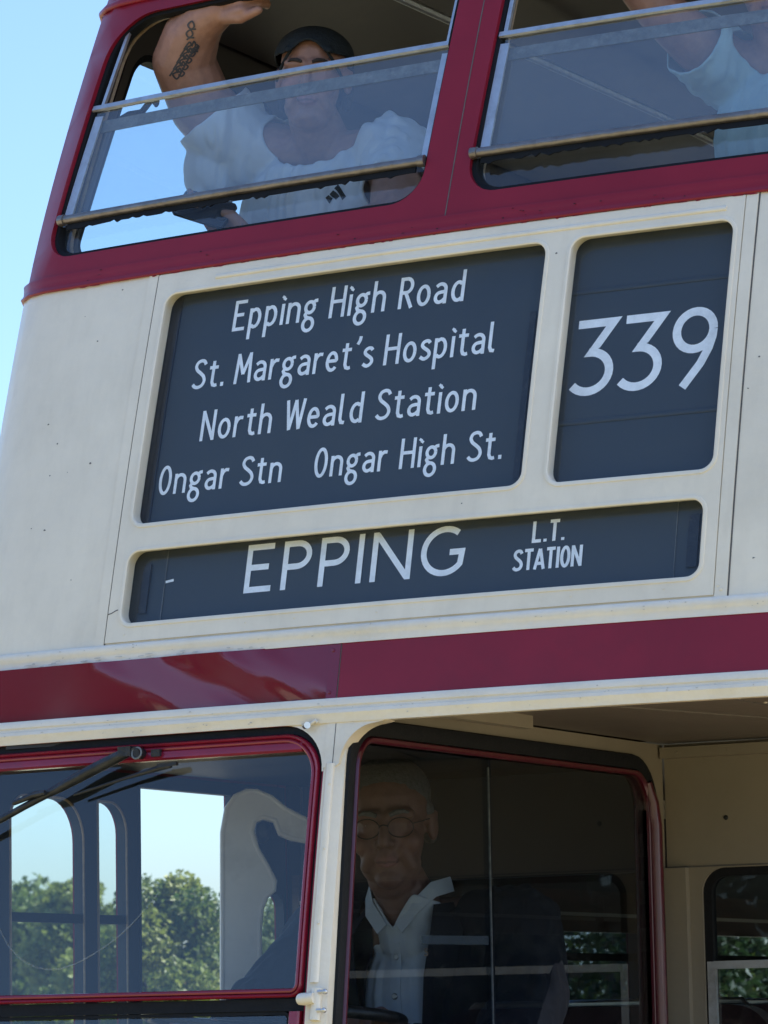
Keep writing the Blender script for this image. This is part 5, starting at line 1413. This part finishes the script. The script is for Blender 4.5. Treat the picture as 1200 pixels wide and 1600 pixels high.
mb.tube([hD.p(-.009, .105, .006), hD.p(0, .110, .009), hD.p(.009, .105, .006)], .0013 * k, 6)
sp = mb.build("spectacles", M['black'], pD)

# ------------------------------------------------------------------ trees beyond the bus and behind the photographer
def tree(name, loc, h, rad, base, m, seed, n=7000, leaf=.055, label=None, group=None, nclump=26, squash=1.0):
    """tapered trunk with limbs; a crown of leaf-sized faces gathered in clumps with gaps between"""
    rn = random.Random(seed); root = empty(name, loc)
    tag(root, label, "tree", group)
    lo = Vector(loc); mb = MB()
    bend = Vector((rn.uniform(-.1, .1), rn.uniform(-.1, .1), 0))
    def tp(t): return lo + Vector((0, 0, h * .82 * t)) + bend * h * t * t
    r0 = .035 * h + .03
    mb.tube([lo - Vector((0, 0, .1))] + [tp(t / 6) for t in range(7)], [r0 * 1.3] + [r0 * (1 - .13 * t) for t in range(7)], 9)
    clumps = []
    for i in range(nclump):
        a = i * 2.399 + rn.uniform(-.4, .4); v = (i + .5) / nclump
        zz = base + (h - base) * v; pr = rad * (sin(pi * min(1, .12 + v * .86)) ** .7) * rn.uniform(.45, 1.0)
        c = lo + Vector((pr * cos(a), pr * sin(a), zz)) + bend * h * v * v
        clumps.append((c, rad * rn.uniform(.20, .42)))
        if i % 2 == 0:
            st = tp(min(1, .30 + .6 * v)); md = (st + c) / 2 + Vector((0, 0, -.06 * h * rn.random()))
            mb.tube([st, md, c], [r0 * .38, r0 * .25, r0 * .08], 6)
    mb.build("trunk", M['bark'], root)
    vs, fs, sh = [], [], []
    tot = sum(r ** 2 for _, r in clumps)
    for c, r in clumps:
        tone = rn.uniform(0, 1)
        for _ in range(int(n * r * r / tot)):
            d = Vector((rn.gauss(0, 1), rn.gauss(0, 1), rn.gauss(0, .8))).normalized() * r * rn.uniform(.25, 1.08) ** .6
            q = c + d; l = leaf * rn.uniform(.6, 1.35)
            ax = Vector((rn.gauss(0, 1), rn.gauss(0, 1), rn.gauss(-.3, .7))).normalized(); nn = ax.orthogonal().normalized()
            nn = Matrix.Rotation(rn.uniform(0, 2 * pi), 3, ax) @ nn; b = len(vs); bow = ax.cross(nn) * l * .12
            vs += [q - ax * l * .5, q + nn * l * .30 + bow, q + ax * l * .5, q - nn * l * .30 + bow]
            fs.append((b, b + 1, b + 2, b + 3)); s_ = min(1, max(0, tone * .6 + rn.uniform(0, .45)))
            sh += [s_] * 4
    me = bpy.data.meshes.new("crown"); me.from_pydata(vs, [], fs); me.materials.append(m)
    at = me.attributes.new("shade", 'FLOAT', 'POINT'); at.data.foreach_set("value", sh)
    link("crown", me, root)
    return root
TG = "trees beyond the bus"
tree("broadleaf_tree", (-12.28, 18.45, 0), 2.80, 0.72, .6, M['leaf_a'], 1, 20000, .066, "bushy green tree framed by the open square cab window", TG, 30)
tree("broadleaf_tree", (-13.75, 21.9, 0), 2.68, 1.0, .5, M['leaf_b'], 2, 18000, .07, "pale yellowish tree half hidden by the cream post inside the cab", TG, 28)
tree("broadleaf_tree", (-49.9, 71.5, 0), 4.95, 2.3, .6, M['leaf_a'], 3, 14000, .24, "distant tree low behind the leftmost arched cab light", TG, 22)
tree("broadleaf_tree", (-40.4, 60.0, 0), 4.7, 1.7, .6, M['leaf_a'], 4, 12000, .2, "distant tree seen through the narrow arched light by the cab door", TG, 20)
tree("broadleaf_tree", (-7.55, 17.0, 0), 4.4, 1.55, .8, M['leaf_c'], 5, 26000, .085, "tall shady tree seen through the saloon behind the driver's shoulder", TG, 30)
tree("broadleaf_tree", (-8.6, 21.0, 0), 3.9, 1.7, .8, M['leaf_a'], 6, 20000, .085, "tree with bright sky gaps seen through the bulkhead window at lower right", TG, 26)
BGp = "trees facing the front of the bus"
for k, (x, y, h, r, lab) in enumerate([(-46, -30, 6.6, 3.6, "farthest left tree of the row facing the bus front"), (-37, -36, 7.4, 4.0, "broad tree in the row facing the bus, second from the left"),
        (-28, -38, 6.6, 3.8, "tree in the row facing the bus, left of the tallest one"), (-19, -40, 8.2, 4.2, "tallest tree in the row facing the bus front"),
        (-10, -41, 6.8, 3.9, "tree in the row facing the bus, right of the tallest one"), (0, -41, 7.6, 4.2, "broad dark tree facing the bus, straight ahead of it"),
        (11, -40, 6.6, 3.8, "farthest right tree of the row facing the bus front")]):
    tree("park_tree", (x, y, 0), h * 1.55, r * 1.4, 1.0, M['leaf_c'] if k % 2 else M['leaf_a'], 31 + k, 7000, .46, lab, BGp, 34)
NSg = "unseen trees added on the nearside to darken reflections"  # out of view; added so the bus's side glass reflects something dark
for k, (x, y, h, r, lab) in enumerate([(11.5, 22.0, 7.0, 3.6, "unseen dark tree added on the nearside, nearest the bus front"), (17.0, 36.0, 8.0, 4.2, "taller unseen dark tree added farther back on the nearside"), (6.5, 30.0, 7.0, 3.4, "unseen dark tree added behind the rear platform of the bus")]):
    tree("park_tree", (x, y, 0), h, r, .5, M['leaf_c'], 61 + k, 9000, .34, lab, NSg, 36)

# a far wood all round the field, one mass of foliage
rn = random.Random(77); vs, fs, sh = [], [], []
for k in range(520):
    a = 2 * pi * (k + rn.random()) / 520; R_ = rn.uniform(250, 330); h = rn.uniform(5.5, 9.5) * (.8 + .25 * sin(a * 7) + .15 * sin(a * 17)); r = rn.uniform(3, 5.5); tone = rn.random() * .6
    for _ in range(46):
        u = rn.uniform(-1, 1); q = Vector((R_ * sin(a) + r * rn.gauss(0, .6), R_ * cos(a) + r * rn.gauss(0, .6), h * rn.uniform(0, 1) ** .8))
        l = rn.uniform(1.0, 2.0); ax = Vector((rn.gauss(0, 1), rn.gauss(0, 1), rn.gauss(0, 1))).normalized(); nn = ax.orthogonal().normalized(); b = len(vs)
        vs += [q - ax * l * .5, q + nn * l * .4, q + ax * l * .5, q - nn * l * .4]; fs.append((b, b + 1, b + 2, b + 3)); sh += [min(1, tone + rn.random() * .4)] * 4
me = bpy.data.meshes.new("far_wood"); me.from_pydata(vs, [], fs); me.materials.append(M['leaf_c'])
at = me.attributes.new("shade", 'FLOAT', 'POINT'); at.data.foreach_set("value", sh)
tag(link("far_wood", me), "far belt of dark trees along the field's edge all round the bus", "woodland", kind="stuff")
